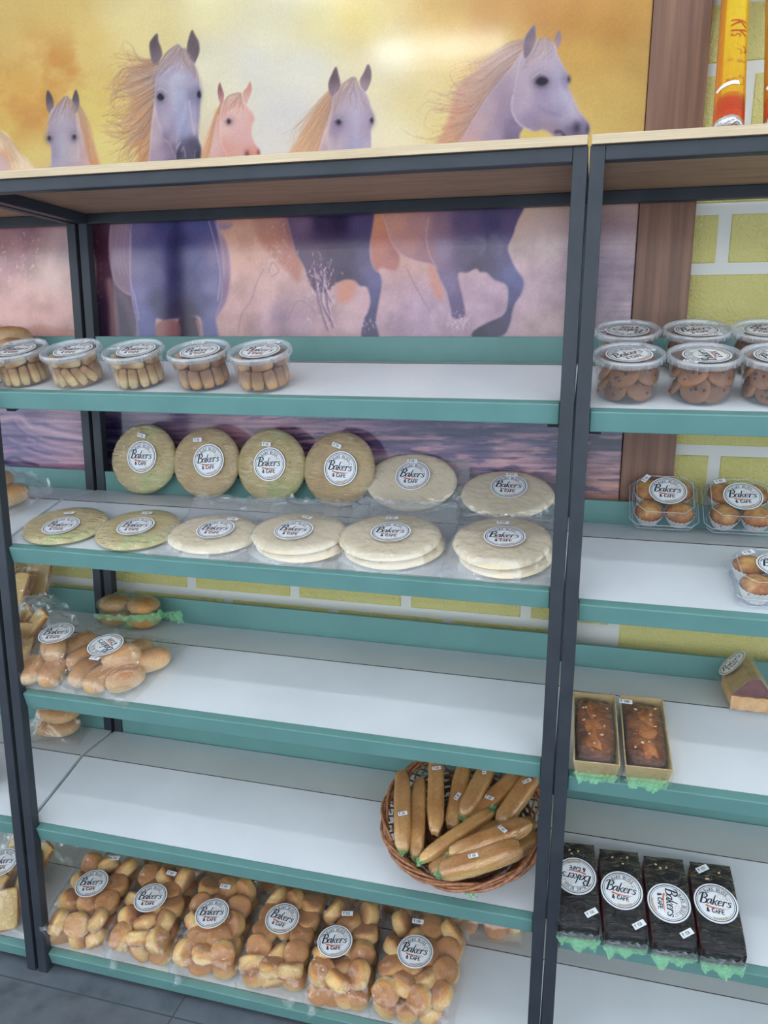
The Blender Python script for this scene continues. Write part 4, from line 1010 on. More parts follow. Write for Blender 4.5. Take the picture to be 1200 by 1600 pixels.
# ------------------------------------------------------------------ plastics and doughs
F_BAG = film('clear_bag_film', (1, 1, 1, 1), .03, (.92, .95, 1, 1), .05, .07, .55, 12, .6, .014)
F_ZIP = film('clear_zip_bag_film', (1, 1, 1, 1), .10, (.92, .95, 1, 1), .07, .09, .6, 18, .6, .012)
F_CLING = film('cling_film', (.99, 1, .97, 1), .03, (.9, .95, .85, 1), .06, .10, .5, 26, 1.0, .020, (1, 3.5, 1))
F_CLINGG = film('greenish_cling_film', (.97, 1, .93, 1), .05, (.8, .95, .7, 1), .06, .10, .5, 24, 1.0, .020, (1, 2.6, 1), ((.50, .80, .32, 1), 9, .54, .36))
F_GREEN = film('bunched_green_film', (.90, 1, .90, 1), .30, (.34, .92, .40, 1), .08, .07, .5, 60, .8, .006)
F_TUB = film('clear_tub_plastic', (.97, .98, 1, 1), .045, (.85, .9, 1, 1), .10, .05, .6, 8, .05, .001)
F_LID = film('milky_lid_plastic', (.95, .96, .98, 1), .10, (.80, .84, .90, 1), .22, .06, .5, 8, .05, .001)
F_RIM = film('milky_rim_plastic', (.92, .94, .96, 1), .30, (.80, .84, .88, 1), .22, .10, .5, 8, .05, .001)
F_BOX = film('clear_clamshell_plastic', (.97, .98, 1, 1), .025, (.88, .93, 1, 1), .05, .03, .5, 6, .06, .001)

D_FLAT = crust('wrapped_flatbread_crust', srgb(216, 190, 150), srgb(204, 172, 128), srgb(184, 144, 98), -.012, .058, 13, .0010, .55, patch=1.1, rand=.05, speck=.07)
D_PALE = crust('pale_flatbread_crust', srgb(232, 214, 182), srgb(234, 216, 184), srgb(226, 202, 164), -.02, .05, 10, .0006, .6, patch=.6, rand=.04, speck=.04)
D_PRICK = pbr('fork_prick_dough', srgb(198, 172, 132), .7)
D_COOKIE = crust('round_cookie_crust', srgb(232, 198, 140), srgb(208, 156, 102), srgb(174, 118, 76), -.019, .019, 30, .0010, .5, rand=.10, patch=.35, stops=[(.03, srgb(200, 146, 94)), (.22, srgb(228, 190, 128)), (.60, srgb(224, 182, 118)), (.78, srgb(208, 152, 96)), (1.0, srgb(188, 128, 78))])
D_BUN = crust('soft_bun_crust', srgb(232, 206, 164), srgb(212, 168, 118), srgb(182, 126, 82), -.024, .034, 22, .0006, .42, coat=.1, rand=.08, patch=.7)
D_BUNBROWN = crust('brown_bun_crust', srgb(206, 164, 108), srgb(190, 138, 82), srgb(160, 106, 60), -.024, .026, 26, .0012, .5, rand=.06, patch=.9)
D_BAGUETTE = crust('baguette_crust', srgb(244, 206, 142), srgb(228, 172, 104), srgb(192, 124, 68), -.020, .028, 16, .0012, .45, coat=.1, rand=.14, patch=1.0, axis='Y')
D_FINGER = crust('finger_biscuit_crust', srgb(216, 184, 134), srgb(196, 156, 108), srgb(170, 126, 84), -.01, .012, 40, .0008, .6, rand=.14)
D_FINGERD = crust('brown_finger_biscuit_crust', srgb(190, 148, 108), srgb(168, 124, 88), srgb(146, 104, 76), -.01, .012, 40, .0008, .6, rand=.16)
D_CHOC = crust('chip_cookie_dough', srgb(182, 134, 94), srgb(158, 110, 76), srgb(132, 88, 62), -.006, .008, 40, .0010, .6, rand=.14)
D_CHIP = pbr('chocolate_chip', srgb(62, 42, 36), .4)
D_RUSK = crust('toast_slice_crumb', srgb(224, 194, 132), srgb(214, 180, 116), srgb(196, 156, 94), -.05, .05, 50, .0012, .7, rand=.08)
D_RUSKEDGE = pbr('toast_slice_crust', srgb(168, 112, 66), .6, noise=(40, srgb(190, 134, 82), .7), rand=.1)
D_MUFFIN = crust('muffin_top_crust', srgb(132, 76, 42), srgb(172, 108, 58), srgb(216, 168, 96), .016, .048, 60, .0016, .5, rand=.12, patch=1.5)
D_CUP = pbr('white_paper_cup', srgb(226, 222, 214), .7)
D_LOAF = crust('dark_loaf_crust', srgb(66, 36, 26), srgb(96, 52, 32), srgb(176, 104, 54), .034, .058, 34, .0009, .45, coat=.1, rand=.08, patch=.8)
D_CRACK = pbr('orange_loaf_crack', srgb(150, 82, 42), .6, .3, noise=(60, srgb(196, 124, 66), .7), bump=(140, .5, .003))
D_NUT = pbr('pale_nut', srgb(214, 184, 140), .6)
D_TRAY = pbr('kraft_paper_tray', srgb(206, 176, 126), .6, noise=(30, srgb(192, 160, 110), .6))
D_DARK = pbr('dark_chocolate_icing', srgb(24, 24, 28), .5, .18, noise=(40, srgb(38, 34, 36), .7), bump=(60, .25, .002))
D_DARKRED = pbr('reddish_cake_side', srgb(92, 34, 34), .5, noise=(70, srgb(70, 26, 28), .7), bump=(160, .4, .002))
D_SPONGE = pbr('sponge_cake_base', srgb(222, 176, 122), .7, noise=(60, srgb(204, 154, 100), .7), bump=(160, .5, .002))
D_CAKESIDE = pbr('beige_cake_icing', srgb(190, 160, 112), .6, noise=(40, srgb(172, 138, 92), .7), bump=(120, .4, .002))
D_CAKEEND = pbr('dark_red_cake_crumb', srgb(80, 32, 32), .6, noise=(60, srgb(112, 56, 48), .8), bump=(120, .6, .003))
M_WICKER = wood('wicker_cane', srgb(104, 66, 46), srgb(158, 104, 72), srgb(196, 142, 104), (30, 30, 30), 3, .45)

# ------------------------------------------------------------------ bag sheets that drape over what is inside
def drape(name, parent, w, l, items, mat, nx=44, ny=56, margin=.006, noise=.004, seed=0, mouth=.0, mouth_rise=.0, neck=None, amp_edge=.002, M=None, blur=2, taut=110):
    """closed clear bag lying in x -w/2..w/2, y 0..l; items = (x, y, z, r) spheres it covers; mouth = empty flattened end"""
    xs = np.linspace(-w / 2, w / 2, nx); ys = np.linspace(0, l, ny)
    X, Y = np.meshgrid(xs, ys); H = np.zeros_like(X)
    for (a, c, z, r) in items:
        d2 = (X - a) ** 2 + (Y - c) ** 2; rr = (r + margin) ** 2
        H = np.maximum(H, np.where(d2 < rr, z + np.sqrt(np.maximum(rr - d2, 0)), 0))
    for _ in range(taut):                                # tight film bridges the hollows
        Hp = np.pad(H, 1, mode='edge')
        avg = (Hp[:-2, 1:-1] + Hp[2:, 1:-1] + Hp[1:-1, :-2] + Hp[1:-1, 2:] + Hp[:-2, :-2] + Hp[2:, 2:] + Hp[:-2, 2:] + Hp[2:, :-2]) / 8
        H = np.maximum(H, avg)
    for _ in range(blur):
        Hp = np.pad(H, 1, mode='edge')
        avg = (Hp[:-2, 1:-1] + Hp[2:, 1:-1] + Hp[1:-1, :-2] + Hp[1:-1, 2:]) / 4
        H = np.maximum(avg, H)
    ex = np.minimum((X + w / 2), (w / 2 - X)); ey = np.minimum(Y, l - Y)
    rg = np.random.default_rng(seed)
    wr = np.zeros_like(X)
    for _ in range(14):                                  # creases run in from the edges
        a = rg.uniform(0, PI); f = rg.uniform(90, 420); ph = rg.uniform(0, 6.28)
        wr += (1 - 2 * np.abs(np.sin(((X * math.cos(a) + Y * math.sin(a)) * f + ph + 3 * np.sin(Y * 33 + ph) + 2.5 * np.sin(X * 41 + ph)) / 2)) ** .7) / 7
    H = H + noise * (.4 + wr * 1.6) * np.clip(ex / .012, 0, 1)
    H = np.maximum(H, .0022 + amp_edge * (1 + wr))
    if mouth > 0:
        k = np.clip((Y - (l - mouth)) / mouth, 0, 1)
        H = H + k * (mouth_rise + mouth * .14 * wr)
    edge = np.clip(ex / .006, 0, 1)
    H = .0016 + (H - .0016) * (.25 + .75 * edge) * np.where(Y > l - mouth, 1, np.clip(Y / .005 + .3, 0, 1))
    sx = np.ones_like(X)
    if neck is not None:                                 # gathers: (y, factor) pairs
        sx = np.interp(Y, [q[0] for q in neck], [q[1] for q in neck])
    b = MB()
    jx = 1 + .02 * np.sin(Y * 40 + seed)
    b.grid(nx, ny, lambda i, j: (float(X[int(round(j * (ny - 1))), int(round(i * (nx - 1)))] * sx[int(round(j * (ny - 1))), 0] * jx[int(round(j * (ny - 1))), 0]),
                                 float(Y[int(round(j * (ny - 1))), 0]), float(H[int(round(j * (ny - 1))), int(round(i * (nx - 1)))])), 0)
    lo = np.where(Y > l - mouth, np.maximum(H - .0016, .0012), .0012)
    b.grid(nx, ny, lambda i, j: (float(X[int(round(j * (ny - 1))), int(round(i * (nx - 1)))] * sx[int(round(j * (ny - 1))), 0] * jx[int(round(j * (ny - 1))), 0]),
                                 float(Y[int(round(j * (ny - 1))), 0]), float(lo[int(round(j * (ny - 1))), int(round(i * (nx - 1)))])), 0, None, True)
    o = b.build(name, mat, parent, 0, M)
    def top(x, y):
        i = int(np.clip(round((x + w / 2) / w * (nx - 1)), 0, nx - 1)); j = int(np.clip(round(y / l * (ny - 1)), 0, ny - 1))
        return float(H[j, i])
    def top_max(x, y, r=.02):
        return max(top(x + r * math.cos(t), y + r * math.sin(t)) for t in np.linspace(0, 6, 9)) if r else top(x, y)
    return o, top, top_max

def rag(name, parent, pts, mat, M=None, amp=.006, seed=1, nx=26, ny=8):
    """crumpled strip of film: pts run along it as (x, y, z, halfwidth)"""
    rg = np.random.default_rng(seed); b = MB()
    ph = rg.uniform(0, 6, 8)
    Pp = np.array(pts, float)
    def f(i, j):
        t = i * (len(Pp) - 1); k = min(int(t), len(Pp) - 2); q = t - k
        c = Pp[k] * (1 - q) + Pp[k + 1] * q
        s = (j - .5) * 2
        n1 = math.sin(i * 31 + ph[0] + s * 2) + math.sin(i * 53 + ph[1] - s * 3); n2 = math.sin(i * 43 + ph[2] + s * 4) + math.sin(i * 71 + ph[3])
        return (c[0] + amp * .5 * math.sin(i * 37 + ph[4] + s * 5), c[1] + amp * .7 * n1 * (.4 + abs(s)) , c[2] + s * c[3] + amp * .35 * n2)
    b.grid(nx, ny, f)
    return b.build(name, mat, parent, 0, M)

def film_skirt(parent, w, y0, h, seed, mat=None, reach=.018):
    """crumpled film gathered at the foot of a wrapped cake, spilling forward on the shelf"""
    rg = np.random.default_rng(seed); ph = rg.uniform(0, 6, 6); b = MB()
    def f(i, j):
        x = (i - .5) * w * (1 - .22 * j) * (1 + .04 * math.sin(j * 5 + ph[0]))
        env = max(.12, .42 + .62 * math.sin(i * 7 + ph[1]) * math.sin(i * 4 + ph[2]))
        y = y0 - .0015 - reach * env * j ** 1.3 - .0012 * math.sin(i * 46 + j * 9 + ph[3])
        z = h * (1 - j) ** 1.6 + .0012 + .0022 * (1 + math.sin(i * 38 + j * 11 + ph[4])) * j * (1 - .4 * j) + .0012 * (1 + math.sin(i * 71 - j * 14 + ph[5])) * j
        return (x, y, z)
    b.grid(80, 14, f)
    return b.build('green_film_bunch', mat or F_GREEN, parent)

ORD = ['first', 'second', 'third', 'fourth', 'fifth', 'sixth']
# ------------------------------------------------------------------ flat breads on the second shelf
def outline(a, seed, wob):
    return 1 + wob * (.5 * math.sin(2 * a + seed) + .3 * math.sin(3 * a + seed * 2.3) + .2 * math.sin(5 * a + seed * 3.1))
def flat_body(b, rx, ry, th, seed, wob=.02, grow=0.0, mat=0, lump=.05, pw=7):
    ss = [0, .18, .36, .54, .70, .82, .90, .955, .985, 1.0]
    seg = 56; rings = []
    for s in ss:
        rings.append([(s, 1)])
    vs = []; fs = []
    def pt(s, a, top):
        o = outline(a, seed, wob)
        x, y = (rx + grow) * s * o * math.cos(a), (ry + grow) * s * o * math.sin(a)
        k = max(0.0, 1 - s ** pw) ** .5
        if top: z = th * (.38 + .62 * k) + grow + th * lump * 1.6 * k * vnoise2(x * 22, y * 22, seed)
        else: z = th * .38 * (1 - k) - grow * .2 * (1 if s < 1 else 1)
        return (x, y, z)
    for top in (1, 0):
        b0 = len(vs)
        for s in ss:
            for k in range(seg): vs.append(pt(s, 2 * PI * k / seg, top))
        for i in range(len(ss) - 1):
            for k in range(seg):
                k2 = (k + 1) % seg
                f = (b0 + i * seg + k, b0 + (i + 1) * seg + k, b0 + (i + 1) * seg + k2, b0 + i * seg + k2)
                fs.append(f if top else tuple(reversed(f)))
    b.add(vs, fs, mat)
def pricks(b, rx, ry, th, seed, mat=1):
    rg = np.random.default_rng(seed)
    for row in range(-5, 6):
        for col in range(-4, 5):
            x0 = col * .030 + rg.uniform(-.004, .004) + (.015 if row % 2 else 0); y0 = row * .0225 + rg.uniform(-.003, .003)
            for k in range(6):
                x, y = x0 + k * .0030, y0 - k * .0022
                q = (x / rx) ** 2 + (y / ry) ** 2
                if q > .80: continue
                s = math.sqrt(q); kk = max(0, 1 - s ** 7) ** .5
                z = th * (.38 + .62 * kk) + th * .05 * 1.6 * kk * vnoise2(x * 22, y * 22, seed) + .0002
                w = .0008
                b.add([(x - w, y - w, z), (x + w, y - w, z), (x + w * 1.3, y + w, z), (x - w * .7, y + w, z)], [(0, 1, 2, 3)], mat, None, False)

def wrapped_bread(M, r, seed, label, group, st, tg, tagtext, green, srot=0.0, trot=0.0, th=.026, ry=None, lump=.05):
    t = thing('flatbread', label, 'bread', M, group)
    ry = ry or r
    b = MB(); flat_body(b, r, ry, th, seed, .022, lump=lump); b.build('bread', D_FLAT, t)
    b = MB(); flat_body(b, r, ry, th, seed, .022, .0014, lump=lump); b.build('film_wrap', F_CLINGG if green else F_CLING, t)
    sticker(t, T(st[0], st[1], th * (1 + lump * 1.4) + .0030) @ RZ(srot))
    price(t, T(tg[0], tg[1], th * (1 + lump * 1.2) + .0030) @ RZ(trot), tagtext, .024, .0105)
    return t
def oblong_bread(M, rx, ry, seed, label, group, st, tg, stack, srot=0.0, trot=0.0, th=.0165, mouth=.060, rise=.034, bagw=.03):
    t = thing('flatbread', label, 'bread', M, group)
    for k in range(stack):
        b = MB()
        flat_body(b, rx * (1 if k == stack - 1 else .99), ry, th, seed + k, .03)
        if k == stack - 1: pricks(b, rx, ry, th, seed + k)
        dx = .0 if k == stack - 1 else .010
        b.build('bread', [D_PALE, D_PRICK], t, 0, T(dx, -.004 * (stack - 1 - k), th * k * .95 + .002))
    top = th * stack + .001
    its = []
    for i in range(-10, 11):
        for j in range(-12, 13):
            x, y = i * .0125, j * .0125
            if (x / (rx - .006)) ** 2 + (y / (ry - .006)) ** 2 < 1: its.append((x, y + ry + .010, top - .0062, .012))
    L = 2 * ry + .022 + mouth
    o, tp, tm = drape('zip_bag', t, 2 * rx + bagw, L, its, F_ZIP, 44, 60, .001, .0020, seed, mouth, rise, None, .0015, T(0, -ry - .010, 0), 1, 4)
    zb = MB()                                             # press seal across the mouth
    for q in (.010, .014):
        zb.tube([((i / 30 - .5) * (2 * rx + bagw) * .97, L - q - ry - .010, tp((i / 30 - .5) * (2 * rx + bagw) * .97, L - q) + .0006) for i in range(31)], .0007, 5)
    zb.build('press_seal', F_RIM, t)
    z = max(top + .002, tm(st[0], st[1] + ry + .01, .03)) + .0012
    sticker(t, T(st[0], st[1], z) @ RZ(srot))
    price(t, T(tg[0], tg[1], z + .0006) @ RZ(trot), 'r 20', .026, .011)
    return t
def leaning(k, x, y0, deg):
    return T(x, y0, ledge_z(k)) @ RX(R(90 - deg))

gB = 'flat breads leaning along the back of the second shelf'; gF = 'flat breads lying on the front slope of the second shelf'
wrapped_bread(leaning('m2', -1.107, .362, 14) @ T(0, .094, 0), .0935, 1.3, 'round tan flatbread in greenish cling film leaning at the left end of the back row', gB, (.004, .004), (-.002, .060), 'r 20', True, .0, -.2)
wrapped_bread(leaning('m2', -.925, .362, 14) @ T(0, .092, 0), .0925, 2.1, 'round tan flatbread with a dented left side leaning second in the back row', gB, (.016, .004), (-.020, .056), 'r 20', False, .12, .1, lump=.12)
wrapped_bread(leaning('m2', -.744, .362, 13) @ T(0, .092, 0), .0925, 3.7, 'round tan flatbread streaked with film lines leaning third in the back row', gB, (.002, .002), (-.010, .052), 'r 20', True, .05, -.05)
wrapped_bread(leaning('m2', -.565, .362, 14) @ T(0, .091, 0), .0925, 5.2, 'browner uneven flatbread in torn shiny film leaning fourth in the back row', gB, (.010, .0), (-.004, .056), 'r 20', False, -.05, -.3, lump=.10)
oblong_bread(leaning('m2', -.383, .330, 44) @ T(0, .083, .001), .113, .083, 11, 'oblong pale flatbread in a zip bag leaning fifth in the back row', gB, (.004, .008), (-.004, .050), 1, 0, .08, .017, .062, .004, .05)
oblong_bread(leaning('m2', -.150, .292, 60) @ T(0, .085, .001), .110, .083, 17, 'pale flatbread lying back in its bag at the right end of the back row', gB, (.004, .012), (.006, .054), 1, 0, 0, .017, .04, .004, .03)
wrapped_bread(on_slope('m2', -1.158, .100, 0), .100, 7.7, 'round pale flatbread in greenish film on the front slope beside the left post', gF, (.010, -.026), (-.010, .036), 'r 20', True, .12, .15, th=.020, ry=.088)
wrapped_bread(on_slope('m2', -.966, .104, 0), .098, 9.1, 'round pale flatbread in shiny greenish film second along the front slope', gF, (.004, -.012), (-.004, .054), 'r 20', True, .12, .05, th=.022, ry=.092)
oblong_bread(on_slope('m2', -.776, .106, 0), .108, .084, 23, 'smooth flat pale flatbread in a zip bag third along the front slope', gF, (.010, -.006), (.030, .044), 1, .08, -.05, .020)
oblong_bread(on_slope('m2', -.574, .112, 0), .106, .090, 29, 'stacked pair of pale flatbreads fourth along the front slope, tag tilted', gF, (-.004, -.014), (.006, .046), 2, .02, -.35)
oblong_bread(on_slope('m2', -.370, .122, 0), .109, .100, 31, 'stacked pair of flatbreads with folded rim fifth along the front slope', gF, (.004, -.006), (-.008, .054), 2, .08, .04)
oblong_bread(on_slope('m2', -.134, .128, 0), .100, .106, 37, 'biggest whitest flatbread with fork pricks beside the right post on the front slope', gF, (.006, -.006), (-.004, .052), 2, .06, .02, .018, .05, .006, .02)

# ------------------------------------------------------------------ round tubs
def tub_things(F, rb, rt, h, label, group, srot, spos, tpos, trot, lidr):
    t = thing('biscuit_tub' if 'finger' in label else 'cookie_tub', label, 'tub', F, group)
    b = MB(); b.lathe([(.0005, .0012), (rb - .004, .0010), (rb, .004), (rt, h - .004), (rt + .001, h - .001)], 44); b.build('tub_body', F_TUB, t)
    b = MB(); b.lathe([(rt + .0016, h - .010), (lidr - .0005, h - .010), (lidr, h - .002), (lidr - .001, h + .0022), (lidr - .003, h + .003), (lidr - .006, h + .0016), (lidr - .0065, h - .003)], 48)
    for k in range(24):
        a = 2 * PI * k / 24; b.box(-.0008, .0008, -.0006, .0006, h - .0095, h - .001, 0, RZ(a) @ T(lidr, 0, 0))
    ld = b.build('lid', F_RIM, t)
    b = MB(); b.lathe([(.0003, h - .0022), (lidr * .5, h - .0024), (lidr - .0062, h - .003)], 48); b.build('lid_window', F_LID, ld)
    sticker(ld, T(spos[0], spos[1], h - .0008) @ RZ(srot), .0415)
    price(ld, T(tpos[0], tpos[1], h - .0004) @ RZ(trot), 'r 120', .026, .011)
    return t
def finger_mesh(L, w, th, seed):
    b = MB(); b.ball((0, 0, 0), (w / 2, th / 2, L / 2), 16, 12, 0, None, 3.6, lambda d: 1 + .05 * vnoise2(d[0] * 2 + seed, d[2] * 3 + d[1], seed))
    return b
FING = [finger_mesh(.052, .017, .0145, s).mesh('finger_biscuit', D_FINGER) for s in (1, 2, 3)]
FINGD = [finger_mesh(.050, .022, .017, s).mesh('finger_biscuit', D_FINGERD) for s in (4, 5, 6)]
xs = [-1.215, -1.078, -.926, -.773, -.636]
tubrot = [(.16, (-.0, -.002), (-.044, .030), .2), (.12, (.006, .0), (-.006, .049), .1), (.10, (.006, .002), (-.050, .008), .3), (.22, (.004, -.002), (-.020, .047), .15), (-.15, (.0, .0), (.016, .048), .0)]
for i, x in enumerate(xs):
    F = on_slope('m1', x + .008, .022, .0005) @ RX(R(4)) @ T(0, .050, 0) @ RZ(.04 * (i - 2))
    dark = i >= 3
    what = ['packed with pale finger biscuits beside the left post', 'of slanting pale finger biscuits second from the left', 'of upright yellow finger biscuits in the middle of the five', 'of chunky sugared brown finger biscuits fourth from the left', 'of mixed brown finger biscuits at the right end of the five'][i]
    tub_things(F, .051, .0605, .073, 'round clear tub ' + what, 'biscuit tubs on the top shelf', *[tubrot[i][0], tubrot[i][1], tubrot[i][2], tubrot[i][3]], .0650)
    rg = random.Random(40 + i)
    lab = 'short ' + ('brown' if dark else 'pale') + ' finger biscuit inside the ' + ORD[i] + ' tub from the left'
    gr = 'finger biscuits in the ' + ORD[i] + ' tub'
    me = FINGD if dark else FING
    n = 11 if dark else 13
    lean = [.0, .5, .0, .06, .05][i]
    for k in range(n):
        a = 2 * PI * (k + .3) / n
        rr = .0425
        Mx = F @ RZ(a) @ T(rr, 0, .0245) @ RX(lean + rg.uniform(-.12, .12)) @ RY(-.14) @ RZ(PI / 2 + rg.uniform(-.2, .2)) @ SCL(1.12, 1.1, .84)
        tag(inst('finger_biscuit', me[rg.randrange(3)], None, Mx), lab, 'biscuit', gr)
    for k in range(4):
        a = 2 * PI * k / 4 + .4
        Mx = F @ RZ(a) @ T(.016, 0, .0285) @ RX(rg.uniform(-.1, .1))
        tag(inst('finger_biscuit', me[rg.randrange(3)], None, Mx), lab, 'biscuit', gr)
    for k in range(6):
        a = 2 * PI * k / 6 + i
        Mx = F @ RZ(a) @ T(.043, 0, .0545) @ RX(PI / 2 + rg.uniform(-.22, .22)) @ RY(rg.uniform(-.3, .3)) @ SCL(1.12, 1.1, .86)
        tag(inst('finger_biscuit', me[rg.randrange(3)], None, Mx), lab, 'biscuit', gr)

def chip_cookie(seed):
    rg = random.Random(seed); b = MB()
    b.ball((0, 0, 0), (.0265, .0265, .0085), 24, 12, 0, None, 2.2, lambda d: 1 + .05 * vnoise2(d[0] * 2, d[1] * 2, seed))
    for k in range(9):
        a = rg.uniform(0, 6.28); r = rg.uniform(.003, .019); s = rg.choice((-1, 1, 1))
        z = s * .0078 * math.sqrt(max(.05, 1 - (r / .0265) ** 2))
        b.ball((r * math.cos(a), r * math.sin(a), z), (.0032, .0032, .0022), 8, 6, 1)
    return b.mesh('chip_cookie', [D_CHOC, D_CHIP])
CHIPS = [chip_cookie(s) for s in range(4)]
rtubs = [(.088, .086, 'front', 0), (.2155, .086, 'front', 1), (.337, .086, 'front', 2), (.088, .235, 'back', 0), (.2165, .235, 'back', 1), (.340, .235, 'back', 2)]
rrot = [(.62, (0, 0), (.034, .028), -.3), (1.85, (.004, 0), (-.026, -.036), -.35), (.5, (0, 0), (.04, .02), .2), (2.95, (.0, 0), (-.050, -.002), .5), (.35, (.0, .0), (.030, -.030), .3), (-.5, (0, 0), (.03, -.03), .1)]
names = ['beside the post', 'middle of three', 'rightmost']
for i, (x, u, row, col) in enumerate(rtubs):
    F = on_slope('r1', x, u, 0, .0)
    tub_things(F, .0515, .0595, .079, 'clear tub of chocolate chip cookies in the %s row, %s' % (row, names[col]), 'cookie tubs on the right rack', rrot[i][0], rrot[i][1], rrot[i][2], rrot[i][3], .0635)
    rg = random.Random(70 + i)
    lab = 'chocolate chip cookie inside the %s row tub, %s' % (row, names[col])
    spots = [(k / 6, .0355, .0275, rg.uniform(.95, 1.35)) for k in range(6)] + [(0, .004, .012, .1), (.5, .006, .031, .2)] + [((k + .5) / 5, .0345, .0515, rg.uniform(.55, 1.1)) for k in range(5)] + [((k + .2) / 3, .022, .0665, rg.uniform(-.1, .25)) for k in range(3)]
    for (q, r_, z_, ti) in spots:
        Mx = F @ RZ(2 * PI * (q + rg.uniform(-.02, .02)) + i * 1.1) @ T(r_, 0, z_) @ RY(ti) @ RX(rg.uniform(-.25, .25)) @ RZ(rg.uniform(0, 6))
        tag(inst('chip_cookie', CHIPS[rg.randrange(4)], None, Mx), lab, 'cookie', 'cookies in the %s tub, %s' % (row, names[col]))

# ------------------------------------------------------------------ buns
def bun_mesh(rx, ry, rz, seed, p=2.3, mat=None):
    b = MB()
    def f(d): return 1 + .035 * vnoise2(d[0] * 1.4 + seed, d[1] * 1.4, seed)
    b.ball((0, 0, 0), (rx, ry, rz), 30, 18, 0, None, p, f)
    return b.mesh('bun', mat or D_BUN)
BUNS = [bun_mesh(.030, .047, .026, s) for s in (1, 2, 3)]
BUNR = [bun_mesh(.043, .041, .0215, s, 2.1, D_BUNBROWN) for s in (4, 5)]
BUNB = [bun_mesh(.062, .052, .025, s) for s in (6, 7)]
def bun_bag(F, w, l, buns, label, bagcat, bunlabel, group, st, tg, seed, mouth=.04, rise=.01, rot_mouth=0, neck=None, noise=.003, srot=.15, mesh=BUNS, tilt=0, txt='r 40'):
    """buns = (x, y, z, rot about normal, roll)"""
    t = thing('bread_bag', label, bagcat, F, 'bags of bread buns')
    items = []
    for k, (x, y, z, ro, roll) in enumerate(buns):
        Mx = F @ T(x, y, z) @ RZ(ro) @ RY(roll)
        tag(inst('bun', mesh[k % len(mesh)], None, Mx), bunlabel, 'bun', group)
        for q in (-.022, 0, .022):
            items.append((x - q * math.sin(ro), y + q * math.cos(ro), z, .0275))
            if mesh is not BUNS: items.append((x + q * 1.5, y + q * .6, z, .0275))
    o, tp, tm = drape('clear_bag', t, w, l, items, F_BAG, 46, 58, .0015, noise, seed, mouth, rise, neck)
    if st:
        z = max(tm(st[0], st[1], .015), tm(st[0], st[1], .035)) + .001
        sticker(t, T(st[0], st[1], z) @ RX(tilt) @ RZ(srot))
    if tg:
        price(t, T(tg[0], tg[1], tm(tg[0], tg[1], .012) + .0015) @ RZ(tg[2]), txt, .026, .013)
    return t
bun_bag(on_slope('m3', -1.190, .010, .001, .10), .165, .235, [(-.050, .050, .028, -.1, 0), (.006, .044, .028, .1, .1), (.058, .100, .029, -.5, 0), (-.040, .140, .029, .6, 0), (.020, .150, .029, -.7, 0), (-.012, .096, .062, .5, .1)],
        'clear bag of soft brown buns against the left post on the third shelf', 'bag', 'soft brown bun in the clear bag beside the left post on the third shelf', 'buns in the bag beside the left post',
        (-.010, .118), None, 3, .05, .03)
bun_bag(on_slope('m3', -1.055, .008, .001, -.14), .19, .245, [(-.062, .052, .028, .1, 0), (-.006, .044, .028, -.1, 0), (.052, .062, .030, -.55, .1), (-.050, .142, .029, .4, 0), (.012, .150, .029, -.3, 0), (.066, .140, .029, -.75, 0), (.016, .100, .058, -1.0, .1)],
        'bigger clear bag of soft buns, its sticker upside down, on the third shelf', 'bag', 'soft brown bun in the bigger clear bag on the third shelf', 'buns in the bigger bag on the third shelf',
        (-.022, .098), (-.020, .056, .1), 5, .03, .005, srot=2.75, noise=.0035)
# the four buns tied in green film
t = thing('bun_pack', 'pack of four sesame brown buns tied in green film by the rear post', 'bag', on_ledge('m3', -1.150, .325, 0, .12))
FB = t.matrix_world.copy()
for k, (x, y, z) in enumerate([(-.043, .004, .0225), (.043, -.004, .0225), (-.043, .006, .0625), (.043, -.002, .0625)]):
    tag(inst('bun', BUNR[k % 2], None, FB @ T(x, y, z) @ RZ(k)), 'round brown bun wrapped in the green film pack by the rear post', 'bun', 'buns in the green film pack')
def pack_film(grow):
    b = MB()
    def f(i, j):
        a = 2 * PI * i; s = -1 + 2 * j
        c = math.copysign(abs(math.cos(a)) ** .7, math.cos(a)); sn = math.copysign(abs(math.sin(a)) ** .9, math.sin(a))
        waist = 1 - .10 * math.exp(-(s / .25) ** 2)
        pinch = 1 - .16 * math.exp(-(c / .16) ** 2)
        k = max(0, 1 - abs(s) ** 5) ** .5
        q = 1 + .015 * math.sin(i * 90 + s * 6) * math.sin(s * 9 + i * 40)
        return (.089 * c * k * waist * q + grow * c, .045 * sn * k * waist * pinch * q + grow * sn, .0425 + .0445 * s)
    b.grid(64, 26, f)
    return b
pack_film(.001).build('film_wrap', film('green_tinted_film', (.97, 1, .94, 1), .04, (.65, .88, .55, 1), .08, .08, .5, 40, 1.0, .012, (1, 1, 2.5), ((.32, .80, .26, 1), 16, .54, .40)), t)
rag('film_band', t, [(-.080, -.040, .040, .006), (-.03, -.048, .040, .007), (.02, -.050, .041, .008), (.07, -.044, .042, .010), (.096, -.018, .042, .012)], F_GREEN, None, .003, 4, 40, 5)
rag('twisted_end', t, [(.090, -.01, .042, .014), (.104, -.008, .040, .006), (.118, -.006, .038, .012), (.150, .004, .030, .018)], F_GREEN, None, .006, 6, 22, 8)

